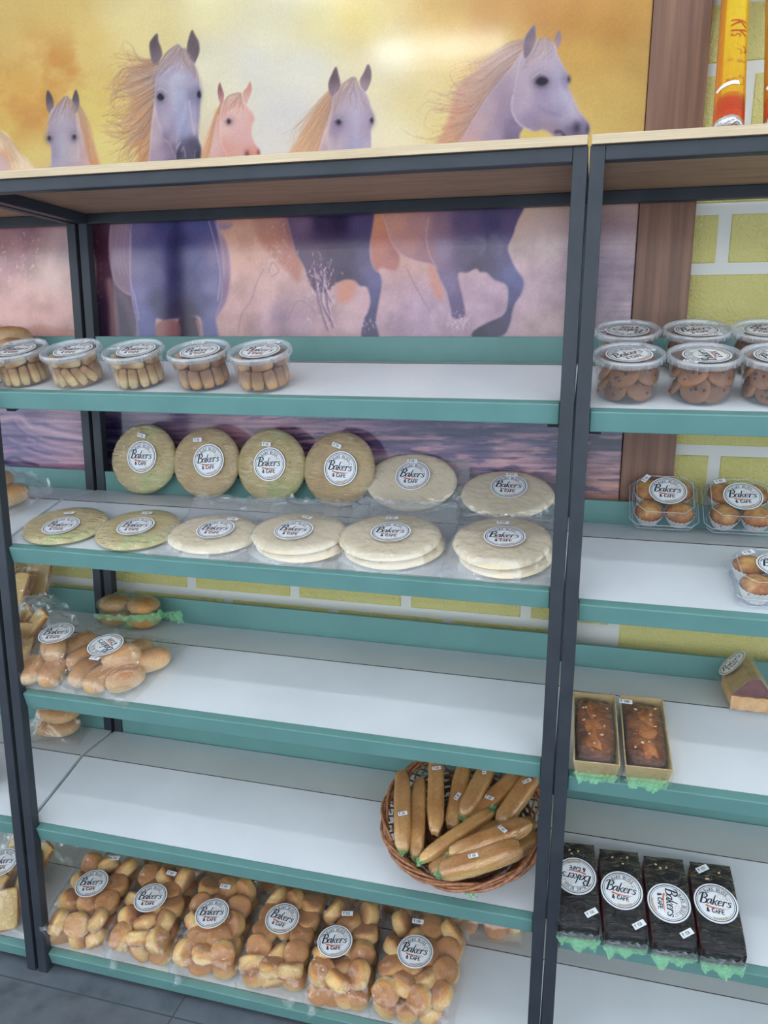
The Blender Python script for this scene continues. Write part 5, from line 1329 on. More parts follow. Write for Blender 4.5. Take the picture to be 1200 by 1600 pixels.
# ------------------------------------------------------------------ what shows of the left rack
bun_bag(on_ledge('l4', -1.40, .27, .001, .2), .17, .16, [(.0, .062, .027, .1, 0), (.004, .066, .068, -.2, 0)],
        'clear bag of buns half hidden under the third shelf, left of the left post', 'bag', 'split brown bun in the half hidden bag left of the post', 'buns in the half hidden bag',
        (-.020, .060), (.034, .030, .1), 8, .03, .02, srot=.3, mesh=BUNB)
bun_bag(on_ledge('l1', -1.475, .265, .001, .0), .19, .15, [(-.050, .06, .032, .3, 0), (.040, .06, .030, -.3, 0), (-.046, .066, .066, 1.2, 0), (.030, .066, .056, -.8, 0)],
        'clear bag of dark brown buns behind the leftmost biscuit tub', 'bag', 'dark brown bun in the bag behind the leftmost biscuit tub', 'buns behind the leftmost tub', None, None, 9, .03, .04)
bun_bag(on_slope('l2', -1.425, .10, .001, -.3), .14, .19, [(-.010, .050, .030, .2, 0), (.018, .105, .030, -.2, 0), (-.02, .10, .06, .2, 0)],
        'clear bag of brown buns peeping past the left post on the second shelf', 'bag', 'brown bun peeping past the left post on the second shelf', 'buns peeping past the post', None, None, 10, .07, .045)
def rusk_mesh(seed):
    b = MB()
    b.ball((0, 0, 0), (.030, .052, .0075), 28, 10, 0, None, 5.0, lambda d: 1 + .03 * vnoise2(d[0] * 2 + seed, d[1] * 2, seed))
    n0 = len(b.f)
    for i, f in enumerate(b.f):
        vz = [b.v[q] for q in f]
        cx = sum(q[0] for q in vz) / 4; cy = sum(q[1] for q in vz) / 4
        if abs(cx) > .0275 or abs(cy) > .049: b.m[i] = 1
    return b.mesh('toast_slice', [D_RUSK, D_RUSKEDGE])
RUSK = [rusk_mesh(s) for s in (1, 2)]
def rusk_bag(F, w, l, n, label, rl, group, st, seed, mouth=.05, rise=.02, tilt=.5, h0=.02, tg=None):
    t = thing('toast_bag', label, 'bag', F, 'bags of dry toast slices')
    rg = random.Random(seed); items = []
    for k in range(n):
        x = (k % 2 - .5) * .075 + rg.uniform(-.01, .01); y = .05 + (k // 2) * .040; z = h0 + .016 + .010 * (k % 3)
        Mx = F @ T(x, y, z) @ RZ(rg.uniform(-.6, .6)) @ RX(tilt + rg.uniform(-.15, .25)) @ RY(rg.uniform(-.2, .2))
        tag(inst('toast_slice', RUSK[k % 2], None, Mx), rl, 'toast slice', group)
        for q in (-.035, 0, .035): items.append((x, y + q * math.cos(tilt), z + q * math.sin(tilt), .028))
    o, tp, tm = drape('clear_bag', t, w, l, items, F_BAG, 44, 56, .003, .004, seed, mouth, rise)
    if st: sticker(t, T(st[0], st[1], tm(st[0], st[1], .02) + .001) @ RX(.1) @ RZ(.2))
    if tg: price(t, T(tg[0], tg[1], tm(tg[0], tg[1], .012) + .0012) @ RZ(.1), 'r 60', .026, .013)
rusk_bag(on_slope('l5', -1.425, .008, .001, .10), .24, .27, 10, 'clear bag of pale toast slices at the bottom left, cut by two black posts', 'pale toast slice in the bag at the bottom left corner', 'toast slices at the bottom left', (-.030, .150), 21, .04, .02, tg=(-.035, .098))
rusk_bag(on_slope('l3', -1.405, .070, .001, -.35), .19, .22, 6, 'clear bag of brown toast slices left of the bun bags, mouth open to the back', 'toast slice in the open bag left of the bun bags', 'toast slices left of the bun bags', None, 22, .07, .05)
rusk_bag(on_ledge('l3', -1.515, .25, .001, .0), .17, .135, 6, 'dim clear bag of toast slices standing behind the left post under the second shelf', 'toast slice in the dim bag behind the left post', 'toast slices behind the left post', None, 23, .02, .02, 1.0, .055)
# a pink packet, only its edge in view
b = MB()
b.grid(26, 30, lambda i, j: ((i - .5) * .13, (j - .5) * .20, .018 * (max(0, 1 - abs(2 * i - 1) ** 4) * max(0, 1 - abs(2 * j - 1) ** 6)) ** .6))
b.grid(26, 30, lambda i, j: ((i - .5) * .13, (j - .5) * .20, -.018 * (max(0, 1 - abs(2 * i - 1) ** 4) * max(0, 1 - abs(2 * j - 1) ** 6)) ** .6), 0, None, True)
tag(b.build('snack_packet', pbr('pink_foil', srgb(206, 92, 136), .3, .5, noise=(12, srgb(226, 196, 206), .9)), None, 0, on_slope('l4', -1.50, .09, .002) @ RX(R(60)) @ T(0, .1, .02)), 'pink and white snack packet, only its edge showing at the far left', 'packet')

# ------------------------------------------------------------------ bags of round cookies on the bottom shelf
def round_cookie(seed):
    b = MB()
    def f(d): return 1 + .04 * vnoise2(d[0] * 1.6 + seed, d[1] * 1.6 + d[2], seed)
    R_, h = .0315, .0195; prof = [(.0004, -h)]
    for t in np.linspace(-1, 1, 17)[1:-1]: prof.append((R_ * (1 - abs(t) ** 3.0) ** (1 / 2.6), h * math.copysign(abs(t) ** .62, t)))
    prof.append((.0004, h))
    b.lathe(prof, 30, 0, None, False, False, lambda a, z: 1 + .035 * math.sin(2 * a + seed) + .02 * math.sin(3 * a + seed * 2 + z * 60))
    b.v = [(p[0] + .002 * vnoise2(p[1] * 60, p[2] * 60, seed), p[1], p[2] * (1 + .12 * vnoise2(p[0] * 50, p[1] * 50, seed))) for p in b.v]
    return b.mesh('round_cookie', D_COOKIE)
COOK = [round_cookie(s) for s in range(1, 5)]
def pack_cookies(n, w, l, h, seed, r=.0262, up=0.0, it=260):
    rg = np.random.default_rng(seed)
    Q = np.stack([rg.uniform(-w / 2 + r, w / 2 - r, n), rg.uniform(r, l - r, n), rg.uniform(r, h, n)], 1)
    for k in range(it):
        Q[:, 2] -= .0007; Q[:, 1] -= up
        d = Q[:, None] - Q[None]; D = np.linalg.norm(d, axis=2) + 1e-9
        ov = np.clip(2 * r - D, 0, None); np.fill_diagonal(ov, 0)
        Q += (d / D[..., None] * (ov * .35)[..., None]).sum(1)
        Q[:, 0] = np.clip(Q[:, 0], -w / 2 + r, w / 2 - r); Q[:, 1] = np.clip(Q[:, 1], r, l - r); Q[:, 2] = np.clip(Q[:, 2], r * .86, h - r * .5)
    return Q
def cookie_bag(F, n, w, l, h, label, cl, group, seed, st=None, tg=None, mouth=.03, rise=.01, bw=.022, noise=.0045, srot=.15, corner=None, txt='r 120'):
    t = thing('cookie_bag', label, 'bag', F, 'bags of round cookies')
    Q = pack_cookies(n, w, l, h, seed); rg = random.Random(seed); items = []
    for k in range(n):
        x, y, z = Q[k]; y += .012
        Mx = F @ T(x, y, z) @ RZ(rg.uniform(0, 6.28)) @ RX(rg.choice((0, .3, .9, 1.3, 2.2, -.6)) + rg.uniform(-.3, .3))
        tag(inst('round_cookie', COOK[rg.randrange(4)], None, Mx), cl, 'cookie', group)
        items.append((x, y, z, .0322))
    o, tp, tm = drape('clear_bag', t, w + bw, l + .022 + mouth, items, F_BAG, 46, 60, .0015, noise, seed, mouth, rise)
    if st: sticker(t, T(st[0], st[1], max(tm(st[0], st[1], .015), tm(st[0], st[1], .04)) + .0035) @ RX(-.04) @ RZ(srot))
    if tg: price(t, T(tg[0], tg[1], max(tp(tg[0], tg[1]), tm(tg[0], tg[1], .013)) + .002) @ RZ(tg[2]), txt, .028, .0125)
    if corner:                                           # the folded bag corner that sticks out over the lip
        x, a = corner
        b = MB(); b.grid(7, 9, lambda i, j: (x + (i - .5) * .05 * (1 - j * .9) + .012 * j * a, -.036 * j + .012, .012 + .010 * math.sin(i * 9 + a) * (1 - j) - .004 * j + .004 * math.sin(j * 7)))
        b.build('bag_corner', F_BAG, t)
cx = [-1.178, -.994, -.815, -.640, -.470, -.290]
look = ['beside the left post, price tag above its sticker', 'second from the left, dark cookie behind its price tag', 'third from the left with a tall light fold', 'fourth from the left, crumpled flap over its sticker', 'fifth from the left with a broad white glint', 'at the right end of the row beside bare shelf']
stp = [(.002, .130), (-.002, .126), (-.002, .118), (-.006, .142), (-.020, .114), (-.010, .126)]
tgp = [(.020, .216, .15), (.022, .204, -.15), (.006, .196, -.05), (-.06, .23, 0), (-.004, .190, .1), (-.020, .204, .05)]
for i in range(6):
    F = on_slope('m5', cx[i] + (.006 if i != 5 else .0), .012, .001, [.06, .09, .10, .02, .10, .0][i])
    w = [.154, .152, .150, .148, .142, .176][i]
    cookie_bag(F, [27, 27, 26, 27, 24, 30][i], w, .225, .078, 'clear bag of round golden cookies ' + look[i], 'small golden round cookie in the %s front cookie bag from the left' % ORD[i], 'cookies in the %s front bag' % ORD[i],
               300 + i, stp[i], tgp[i] if i != 3 else None, .028 if i != 3 else .05, .012 if i != 3 else .05, .02, .0045, [.2, .15, .12, -.12, .12, .02][i], (-w * .36, -1) if i in (1, 2, 4) else ((w * .3, 1) if i in (3,) else None))
for i, (x, y, n) in enumerate([(-1.06, .266, 9), (-.88, .268, 9), (-.70, .268, 10), (-.53, .268, 10), (-.355, .268, 10), (-.165, .262, 9)]):
    cookie_bag(on_ledge('m5', x, y, .001, 0), n, .155 if i < 5 else .20, .098 if i < 5 else .085, .115 if i < 5 else .06, 'clear cookie bag in the shaded rear row, ' + ['leftmost of six', 'second from the left', 'third from the left', 'fourth from the left', 'fifth from the left', 'alone at the right end near the post'][i],
               'golden round cookie in the %s rear cookie bag from the left' % ORD[i], 'cookies in the %s rear bag' % ORD[i], 340 + i, None, None, .0, .0, .012, .003)

# ------------------------------------------------------------------ the wicker basket of baguettes on the fourth shelf
BX, BU, BRIM, BBASE, BH = -.200, .176, .184, .125, .078
FBK = on_slope('m4', BX, BU, .0)
bk = thing('wicker_basket', 'round brown wicker basket full of wrapped baguette rolls on the fourth shelf', 'basket', FBK)
def side_r(z): return BBASE + (BRIM - .006 - BBASE) * (min(z, BH) / BH) ** .8
NST = 45
b = MB()
for k in range(16):                                       # woven base
    r = .008 + k * .0075
    b.tube([(r * math.cos(a), r * math.sin(a), .006 + .0022 * math.sin(a * 11 + k * PI)) for a in np.linspace(0, 2 * PI, 60, endpoint=False)], .0036, 6, 0, None, True)
for k in range(11):
    a = 2 * PI * k / 11; b.tube([(.004 * math.cos(a), .004 * math.sin(a), .006), (BBASE * math.cos(a), BBASE * math.sin(a), .006)], .003, 6)
b.build('woven_base', M_WICKER, bk)
b = MB()
for k in range(7):                                        # weavers go in and out round the stakes
    z = .010 + k * .0068; r0 = side_r(z)
    b.tube([((r0 + .0030 * math.sin(a * NST / 2 + k * PI)) * math.cos(a), (r0 + .0030 * math.sin(a * NST / 2 + k * PI)) * math.sin(a), z + .0008 * math.sin(a * 7 + k)) for a in np.linspace(0, 2 * PI, 180, endpoint=False)], .0034, 6, 0, None, True)
b.build('woven_side', M_WICKER, bk)
b = MB()
for k in range(NST):                                      # open border: each stake loops over to a neighbour
    a0 = 2 * PI * k / NST; a1 = a0 + 2 * PI * 3 / NST
    pts = [(side_r(.006) * math.cos(a0), side_r(.006) * math.sin(a0), .006), (side_r(.05) * math.cos(a0), side_r(.05) * math.sin(a0), .052)]
    for q in np.linspace(0, 1, 6)[1:]:
        a = a0 + (a1 - a0) * q; z = .054 + .022 * math.sin(PI * q * .92); r = side_r(z) + .004
        pts.append((r * math.cos(a), r * math.sin(a), z))
    b.tube(pts, .0023, 6)
b.build('border_loops', M_WICKER, bk)
b = MB()
for k in range(6):                                        # loosely twisted rim of thin canes
    ph = k * PI / 3; q = .0075 if k else .001; tw = 5 if k % 2 else 4
    b.tube([((BRIM + q * math.cos(a * tw + ph)) * math.cos(a), (BRIM + q * math.cos(a * tw + ph)) * math.sin(a), BH + .003 + q * math.sin(a * tw + ph) + .010 * math.sin(a + .35)) for a in np.linspace(0, 2 * PI, 200, endpoint=False)], .0033, 6, 0, None, True)
b.build('twisted_rim', M_WICKER, bk)
rag('green_film_scrap', bk, [(.030, -.176, .052, .006), (.042, -.180, .050, .010), (.056, -.176, .050, .007)], F_GREEN, None, .004, 31, 12, 5)

F_BREADFILM = film('baguette_cling_film', (.99, 1, .97, 1), .02, (.9, .95, .8, 1), .08, .10, .5, 42, .8, .008, (1, 1, .5))
def baguette_mesh(L, w, seed, slash=2):
    b = MB()
    def f(d):
        return 1 + .05 * vnoise2(d[2] * 3 + seed, d[0] * 1.5, seed) - .20 * math.exp(-((d[0] - .16 - .12 * math.sin(d[2] * 3 + seed)) / .12) ** 2) * (1 if d[1] > 0 else 0) * (1 - abs(d[2]) ** 4)
    b.ball((0, 0, 0), (w / 2, w * .46, L / 2), 30, 34, 0, None, 3.6, f)
    return b
# (x0, u0, n0) - (x1, u1, n1) across the basket, width, look, tag place along it
ROLLS = [
 ((-.361, .252), (-.316, .050), .100, .038, 'pale baguette roll standing first along the left rim of the basket', .62, 1),
 ((-.321, .256), (-.286, .054), .080, .036, 'browner baguette roll tucked beside the first roll at the left rim of the basket', None, 1),
 ((-.291, .318), (-.254, .112), .094, .039, 'upright brown baguette roll left of the basket centre with a tag near its top', .22, 0),
 ((-.221, .332), (-.224, .146), .080, .040, 'dark brown baguette roll in the basket back with a tag low on it', .62, 0),
 ((-.157, .318), (-.199, .166), .102, .040, 'slashed baguette roll leaning over the dark one in the basket back', .25, 1),
 ((-.084, .316), (-.194, .156), .084, .040, 'golden baguette roll slanting down from the upper right of the basket', .58, 0),
 ((-.050, .306), (-.116, .168), .096, .042, 'shiny brown baguette roll at the right rim of the basket, under the post', .25, 0),
 ((-.137, .190), (-.270, .030), .092, .030, 'thin pale breadstick roll with green film ends across the basket middle', None, 2),
 ((-.116, .178), (-.250, .022), .070, .036, 'orange brown baguette roll beneath the thin pale one in the basket', None, 0),
 ((-.050, .156), (-.206, .040), .110, .041, 'yellowish baguette roll lying on top at the basket middle', .36, 1),
 ((-.063, .094), (-.222, .000), .104, .047, 'thickest yellow baguette roll lying along the front rim of the basket', .60, 1),
 ((-.034, .160), (-.100, .096), .066, .040, 'short end of a brown baguette roll under the top ones at the right rim', None, 0),
 ((-.040, .206), (-.098, .172), .056, .036, 'dark end of a baguette roll deep at the right side of the basket', None, 0),
]
for i, (a, c, n, w, lab, tg, gr) in enumerate(ROLLS):
    n -= .004
    A = Vector((a[0] - BX, a[1] - BU, n)); B_ = Vector((c[0] - BX, c[1] - BU, n - (.012 if i < 7 else .0)))
    if i < 7: A.z += .008
    d = (B_ - A); L = d.length; d.normalize()
    zx = Vector((0, 0, 1)); yy = (zx - d * zx.dot(d)).normalized(); xx = yy.cross(d)
    Mx = Matrix.Identity(4); mid = (A + B_) / 2
    for q in range(3):
        Mx[q][0], Mx[q][1], Mx[q][2], Mx[q][3] = xx[q], yy[q], d[q], mid[q]
    ro = baguette_mesh(L, w, 3.1 * i + 1).build('baguette_roll', D_BAGUETTE, None, 0, FBK @ Mx)
    tag(ro, lab, 'bread', 'wrapped baguette rolls in the basket')
    fb = baguette_mesh(L + .004, w + .0028, 3.1 * i + 1); fb.build('film_wrap', F_BREADFILM, ro)
    if tg is not None:
        price(ro, T(.002, w * .46 * 1.0 + .0022, (tg - .5) * L) @ RX(-PI / 2) @ RZ([.2, 0, .1, 1.2, 1.9, .3, 1.0, 0, 0, .3, 1.5, 0, 0][i]), 'r 60', .021, .0095)
    if gr:
        rag('green_film_end', ro, [(-w * .3, .0, L * .49, .006), (0, -.004, L * .515, .010), (w * .3, .0, L * .49, .006)], F_GREEN, None, .005, 50 + i, 14, 5)
    if gr == 2:
        rag('green_film_end', ro, [(-w * .3, .004, -L * .49, .008), (0, .004, -L * .51, .010), (w * .3, .002, -L * .49, .008)], F_GREEN, None, .005, 80 + i, 14, 5)

# ------------------------------------------------------------------ muffins in clamshells
def muffin_meshes():
    cup = MB(); n = 72
    prof = [(.0005, .0), (.0195, .0), (.0200, .001), (.0260, .018), (.0288, .0270)]
    cup.lathe(prof, n, 0, None, False, False, lambda a, z: 1 + (.045 if z > .0005 else 0) * math.cos(a * 24) * min(1, z / .012))
    top = MB()
    top.lathe([(.0248, .018), (.0262, .0235), (.0258, .0285), (.0220, .0350), (.0140, .0390), (.006, .0408), (.0003, .0410)], 40, 0, None, False, False, lambda a, z: 1 + .03 * math.sin(a * 3 + z * 90) + .02 * math.sin(a * 7))
    return cup.mesh('paper_cup', D_CUP), top.mesh('cake_top', D_MUFFIN)
CUPM, TOPM = muffin_meshes()
def clamshell(F, w, l, h, label, mlabel, group, st, tg, rot=0.0):
    t = thing('muffin_box', label, 'box', F, 'clear muffin boxes')
    def rr(hw, hl, c, z, n=1):
        return [(-hw + c, -hl, z), (hw - c, -hl, z), (hw, -hl + c, z), (hw, hl - c, z), (hw - c, hl, z), (-hw + c, hl, z), (-hw, hl - c, z), (-hw, -hl + c, z)]
    def shell(levels, cap):
        b = MB(); vs = []; fs = []
        for (hw, hl, c, z) in levels: vs += [(p[0], p[1] + l / 2, p[2]) for p in rr(hw, hl, c, z)]
        for i in range(len(levels) - 1):
            for k in range(8): fs.append((i * 8 + k, i * 8 + (k + 1) % 8, (i + 1) * 8 + (k + 1) % 8, (i + 1) * 8 + k))
        fs.append(tuple(range((len(levels) - 1) * 8, len(levels) * 8)) if cap else tuple(reversed(range(8))))
        b.add(vs, fs, 0, None, False)
        return b
    hw, hl = w / 2, l / 2
    b = shell([(hw * .86, hl * .86, .012, .0015), (hw * .93, hl * .93, .014, .018), (hw, hl, .016, .020), (hw, hl, .016, .0225)], False)
    for k in range(14):
        a = -hw * .80 + k * hw * 1.6 / 13
        b.box(a - .0012, a + .0012, l * .035, l * .05, .004, .017)
    b.build('base_tray', F_BOX, t, .0008)
    b = shell([(hw, hl, .016, .0235), (hw * .95, hl * .95, .018, .0245), (hw * .88, hl * .88, .020, h - .003), (hw * .82, hl * .82, .020, h)], True)
    for k in range(12):                                   # ribs down the sides of the lid
        y = l * (.16 + .68 * k / 11)
        for s in (-1, 1):
            b.tube([(s * hw * .945, y, .027), (s * hw * .88, y, h - .004)], .0009, 5)
    for k in range(10):
        x = hw * (-.72 + 1.44 * k / 9)
        b.tube([(x, l * .045, .027), (x, l * .085, h - .004)], .0009, 5)
    b.build('lid', F_BOX, t, .0008)
    b = MB()                                              # rolled edges catch the light
    for (a_, c_, q_, z_) in ((hw, hl, .016, .0230), (hw * .82, hl * .82, .020, h), (hw * .88, hl * .88, .012, .0030)):
        b.tube([(p[0], p[1] + l / 2, p[2]) for p in rr(a_, c_, q_, z_)], .0010, 6, 0, None, True)
    b.build('rolled_edge', F_RIM, t)
    e = .0318
    for k, (x, y) in enumerate(((-e, l / 2 - e), (e, l / 2 - e), (-e, l / 2 + e), (e, l / 2 + e))):
        mt = thing('muffin', mlabel, 'muffin', F @ T(x, y, .0025) @ RZ(k * 1.3 + rot) @ SCL(1.1, 1.1, 1.08), group)
        inst('paper_cup', CUPM, mt, Matrix.Identity(4)); inst('cake_top', TOPM, mt, Matrix.Identity(4))
    sticker(t, T(st[0], l / 2 + st[1], h + .0012) @ RZ(st[2]), .040)
    price(t, T(tg[0], l / 2 + tg[1], h + .0018) @ RZ(tg[2]), 'r 80', .024, .011)
clamshell(on_ledge('r2', .197, .326) @ RX(R(37)), .144, .132, .054, 'clear clamshell of four muffins leaning at the rear nearest the black post', 'brown muffin in the clamshell nearest the black post', 'muffins nearest the post', (.006, .010, -.02), (-.040, .044, 1.0))
clamshell(on_ledge('r2', .352, .324) @ RX(R(36)), .146, .134, .054, 'clear clamshell of four muffins leaning at the rear by the picture edge', 'brown muffin in the rear clamshell by the picture edge', 'muffins by the picture edge', (.004, .004, .05), (-.040, .046, .35), .6)
clamshell(on_slope('r2', .374, .028, .001, .06), .146, .134, .054, 'clear clamshell of muffins alone at the front, cut by the right picture edge', 'golden muffin in the front clamshell cut by the picture edge', 'muffins in the front clamshell', (.010, .002, .0), (-.036, .042, .45), .2)

# ------------------------------------------------------------------ two loaf cakes in paper trays
def loaf_cake(F, label, seed, tg, w=.088, l=.195):
    t = thing('loaf_cake', label, 'cake', F, 'loaf cakes in paper trays')
    b = MB(); hb = .86; h = .046; th = .0022                # tapered open tray
    hw, hl = w / 2, l / 2
    def ringv(s, z): return [(-hw * s, -hl * (1 - (1 - s) * .5), z), (hw * s, -hl * (1 - (1 - s) * .5), z), (hw * s, hl * (1 - (1 - s) * .5), z), (-hw * s, hl * (1 - (1 - s) * .5), z)]
    vs = ringv(hb, .001) + ringv(1, h) + ringv(1 - .05, h) + ringv(hb - .05, .004)
    fs = [(3, 2, 1, 0), (12, 13, 14, 15)]
    for i in range(3):
        for k in range(4): fs.append((i * 4 + k, i * 4 + (k + 1) % 4, (i + 1) * 4 + (k + 1) % 4, (i + 1) * 4 + k))
    b.add(vs, fs, 0, None, False); b.build('paper_tray', D_TRAY, t, .0006)
    b = MB()
    def f(d):
        k = 1 + .05 * vnoise2(d[0] * 2.6 + seed, d[1] * 4, seed)
        if d[2] > 0: k += .07 * math.exp(-((d[0] + .1 * math.sin(d[1] * 5 + seed)) / .22) ** 2) * (1 - d[1] ** 2)
        return k
    b.ball((0, 0, .024), (hw * .87, hl * .90, .026), 34, 22, 0, None, 4.2, f)
    b.build('cake', D_LOAF, t)
    b = MB()
    b.ball((.004 * (1 if seed == 2 else -1), -.006, .0462), (hw * .40, hl * .72, .0062), 30, 14, 0, None, 2.2, lambda d: 1 + .16 * math.sin(d[1] * 9 + seed) + .10 * math.sin(d[1] * 17 + d[0] * 3))
    b.build('cracked_crest', D_CRACK, t)
    rg = random.Random(seed)
    for k in range(9):
        x, y = rg.uniform(-.7, .7) * hw * .8, rg.uniform(-.7, .75) * hl * .85
        nb = MB(); nb.ball((0, 0, 0), (.0022 + .0022 * rg.random(), .0016 + .0014 * rg.random(), .0010), 10, 6)
        nb.build('nut_flake', D_NUT, t, 0, T(x, y, .0535 + .002 * (1 - abs(x) / hw)) @ RZ(rg.uniform(0, 3)))
    b = MB()
    b.grid(36, 50, lambda i, j: ((i - .5) * w * 1.03, (j - .5) * l * 1.02, h + .0012 + .0105 * math.sin(PI * i) ** .7 * math.sin(PI * j) ** .5 + .0008 * math.sin(j * 90 + i * 7 + seed) + .0006 * math.sin(j * 47 - i * 20)))
    b.build('film_wrap', film('loaf_cling_film', (1, 1, 1, 1), .015, (.9, .95, .95, 1), .05, .05, .5, 34, .8, .010, (1, 2, 1)) if seed == 1 else bpy.data.materials['loaf_cling_film'], t)
    b = MB()                                               # film pulled down over the near end
    b.grid(36, 10, lambda i, j: ((i - .5) * w * 1.02, -l / 2 * 1.01 - .003 - .003 * math.sin(i * 31 + j * 5 + seed) , (h + .001) * (1 - j)))
    b.build('film_end', F_CLING, t)
    film_skirt(t, w * .95, -l / 2 * 1.02, .020, 90 + seed)
    if tg: price(t, T(tg[0], tg[1], h + .0125) @ RZ(tg[2]), 'r 200', .026, .012)
loaf_cake(on_slope('r3', .0735, .098, .001, .04), 'dark brown nut loaf in a paper tray touching the black post', 1, None)
loaf_cake(on_slope('r3', .1700, .103, .001, .04), 'dark loaf with an orange crack and a price tag in the right paper tray', 2, (-.034, .066, -.05))

# ------------------------------------------------------------------ cake slice in a clear ridge-shaped pack
FT = on_ledge('r3', .3945, .225)
tp = thing('cake_pack', 'clear ridge shaped pack of cake with red crumb end at the right picture edge', 'cake', FT)
b = MB()
b.grid(24, 14, lambda i, j: ((i - .5) * .088 * (1 + .02 * math.sin(j * 30)), .006 + .002 * math.sin(i * 20), .004 + .030 * j))
b.ball((0, .075, .0185), (.045, .070, .0155), 30, 12, 0, None, 6)
b.build('sponge_base', D_SPONGE, tp)
b = MB()
vs = [(-.042, .010, .035), (.042, .010, .035), (.010, .012, .074), (-.008, .012, .074), (-.042, .140, .035), (.042, .140, .035), (.010, .138, .074), (-.008, .138, .074)]
b.add(vs, [(4, 7, 6, 5), (0, 4, 5, 1), (0, 3, 7, 4), (1, 5, 6, 2), (3, 2, 6, 7)], 0, None, False)
b.add(vs[:4], [(0, 1, 2, 3)], 1, None, False)
b.build('cake_wedge', [D_CAKESIDE, D_CAKEEND], tp, .004)
b = MB()
vs = [(-.050, .000, .037), (.050, .000, .037), (.012, .005, .082), (-.010, .005, .082), (-.050, .150, .037), (.050, .150, .037), (.012, .145, .082), (-.010, .145, .082)]
b.add(vs, [(0, 1, 2, 3), (4, 7, 6, 5), (0, 3, 7, 4), (1, 5, 6, 2), (3, 2, 6, 7)], 0, None, False); b.build('ridge_lid', F_BOX, tp, .002)
b = MB()
vs = [(-.047, .001, .001), (.047, .001, .001), (.047, .149, .001), (-.047, .149, .001), (-.053, -.003, .033), (.053, -.003, .033), (.053, .153, .033), (-.053, .153, .033), (-.060, -.006, .034), (.060, -.006, .034), (.060, .156, .034), (-.060, .156, .034)]
fs = [(3, 2, 1, 0)]
for i in range(2):
    for k in range(4): fs.append((i * 4 + k, i * 4 + (k + 1) % 4, (i + 1) * 4 + (k + 1) % 4, (i + 1) * 4 + k))
b.add(vs, fs, 0, None, False); b.build('base_tray', F_BOX, tp, .002)
sl = math.atan2(.045, .040)
sticker(tp, T(-.0285, .112, .0665) @ RY(-sl) @ RZ(.15), .036)

# ------------------------------------------------------------------ four dark cakes in film on the fourth shelf of the right rack
F_DARK = film('dark_cake_cling_film', (1, 1, 1, 1), .006, (.9, .95, 1, 1), .03, .028, .45, 24, .9, .016, (1, 2.5, 1))
def dark_cake(F, label, seed, srot, sy, tg, txt, w=.0875, l=.192, h=.050):
    t = thing('dark_cake', label, 'cake', F, 'dark cakes in film')
    b = MB(); b.ball((0, 0, h / 2), (w / 2, l / 2, h / 2), 40, 20, 0, None, 9)
    b.build('cake_body', D_DARKRED, t)
    b = MB()
    b.grid(20, 36, lambda i, j: ((i - .5) * w * .93, (j - .5) * l * .975, h - .0006 + .0028 * (max(0, 1 - abs(2 * i - 1) ** 4) * max(0, 1 - abs(2 * j - 1) ** 8)) ** .5 + .0004 * math.sin(j * 40 + i * 9)))
    b.grid(20, 14, lambda i, j: ((i - .5) * w * .93, -l * .4875 - .0022 * math.sin(PI * j) ** .5 - .001, h - .0006 - j * (h - .010)), 0, None, True)
    b.build('chocolate_icing', D_DARK, t)
    rg = random.Random(seed)
    for k in range(3):
        nb = MB(); nb.ball((0, 0, 0), (.0022, .0030, .0010), 10, 6)
        nb.build('almond_piece', D_NUT, t, 0, T(rg.uniform(-.018, .018), .062 + rg.uniform(-.008, .016), h + .0022) @ RZ(rg.uniform(0, 3)))
    b = MB()
    b.ball((0, 0, h / 2 + .0012), (w / 2 + .0014, l / 2 + .0022, h / 2 + .0032), 44, 26, 0, None, 9, lambda d: 1 + .004 * math.sin(d[1] * 60 + d[0] * 11 + seed))
    b.build('film_wrap', F_DARK, t)
    b = MB()
    b.grid(40, 12, lambda i, j: ((i - .5) * w * .98, -l / 2 - .0025 - .004 * math.sin(PI * j) - .0022 * math.sin(i * 29 + j * 6 + seed), (h * .62) * (1 - j) + .002 * math.sin(i * 41 + seed)))
    b.build('crinkled_film_end', F_ZIP, t)
    film_skirt(t, w * 1.0, -l / 2 - .004, .016, 110 + seed, None, .022)
    sticker(t, T(-.002, sy, h + .0050) @ RZ(srot))
    price(t, T(tg[0], tg[1], h + .0056) @ RZ(tg[2]), txt, .027, .0125)
dark_cake(on_slope('r4', .0570, .098, .001, .075), 'dark chocolate cake in film with its sticker upside down, half behind the post', 1, PI - .12, .012, (.026, -.066, .55), 'r 150')
dark_cake(on_slope('r4', .1500, .097, .001, .075), 'dark chocolate cake in film with upright sticker and a tag at its near end', 2, -.12, -.002, (.026, -.072, .55), 'r 150')
dark_cake(on_slope('r4', .2425, .097, .001, .075), 'dark chocolate cake in film with its sticker turned on its side', 3, -1.62, -.012, (.024, -.072, .55), 'r 150')
dark_cake(on_slope('r4', .3355, .100, .001, .050), 'dark chocolate cake in film with a tag at its far end, rightmost of the four', 4, -.10, .002, (-.018, .076, .55), 'r 120')

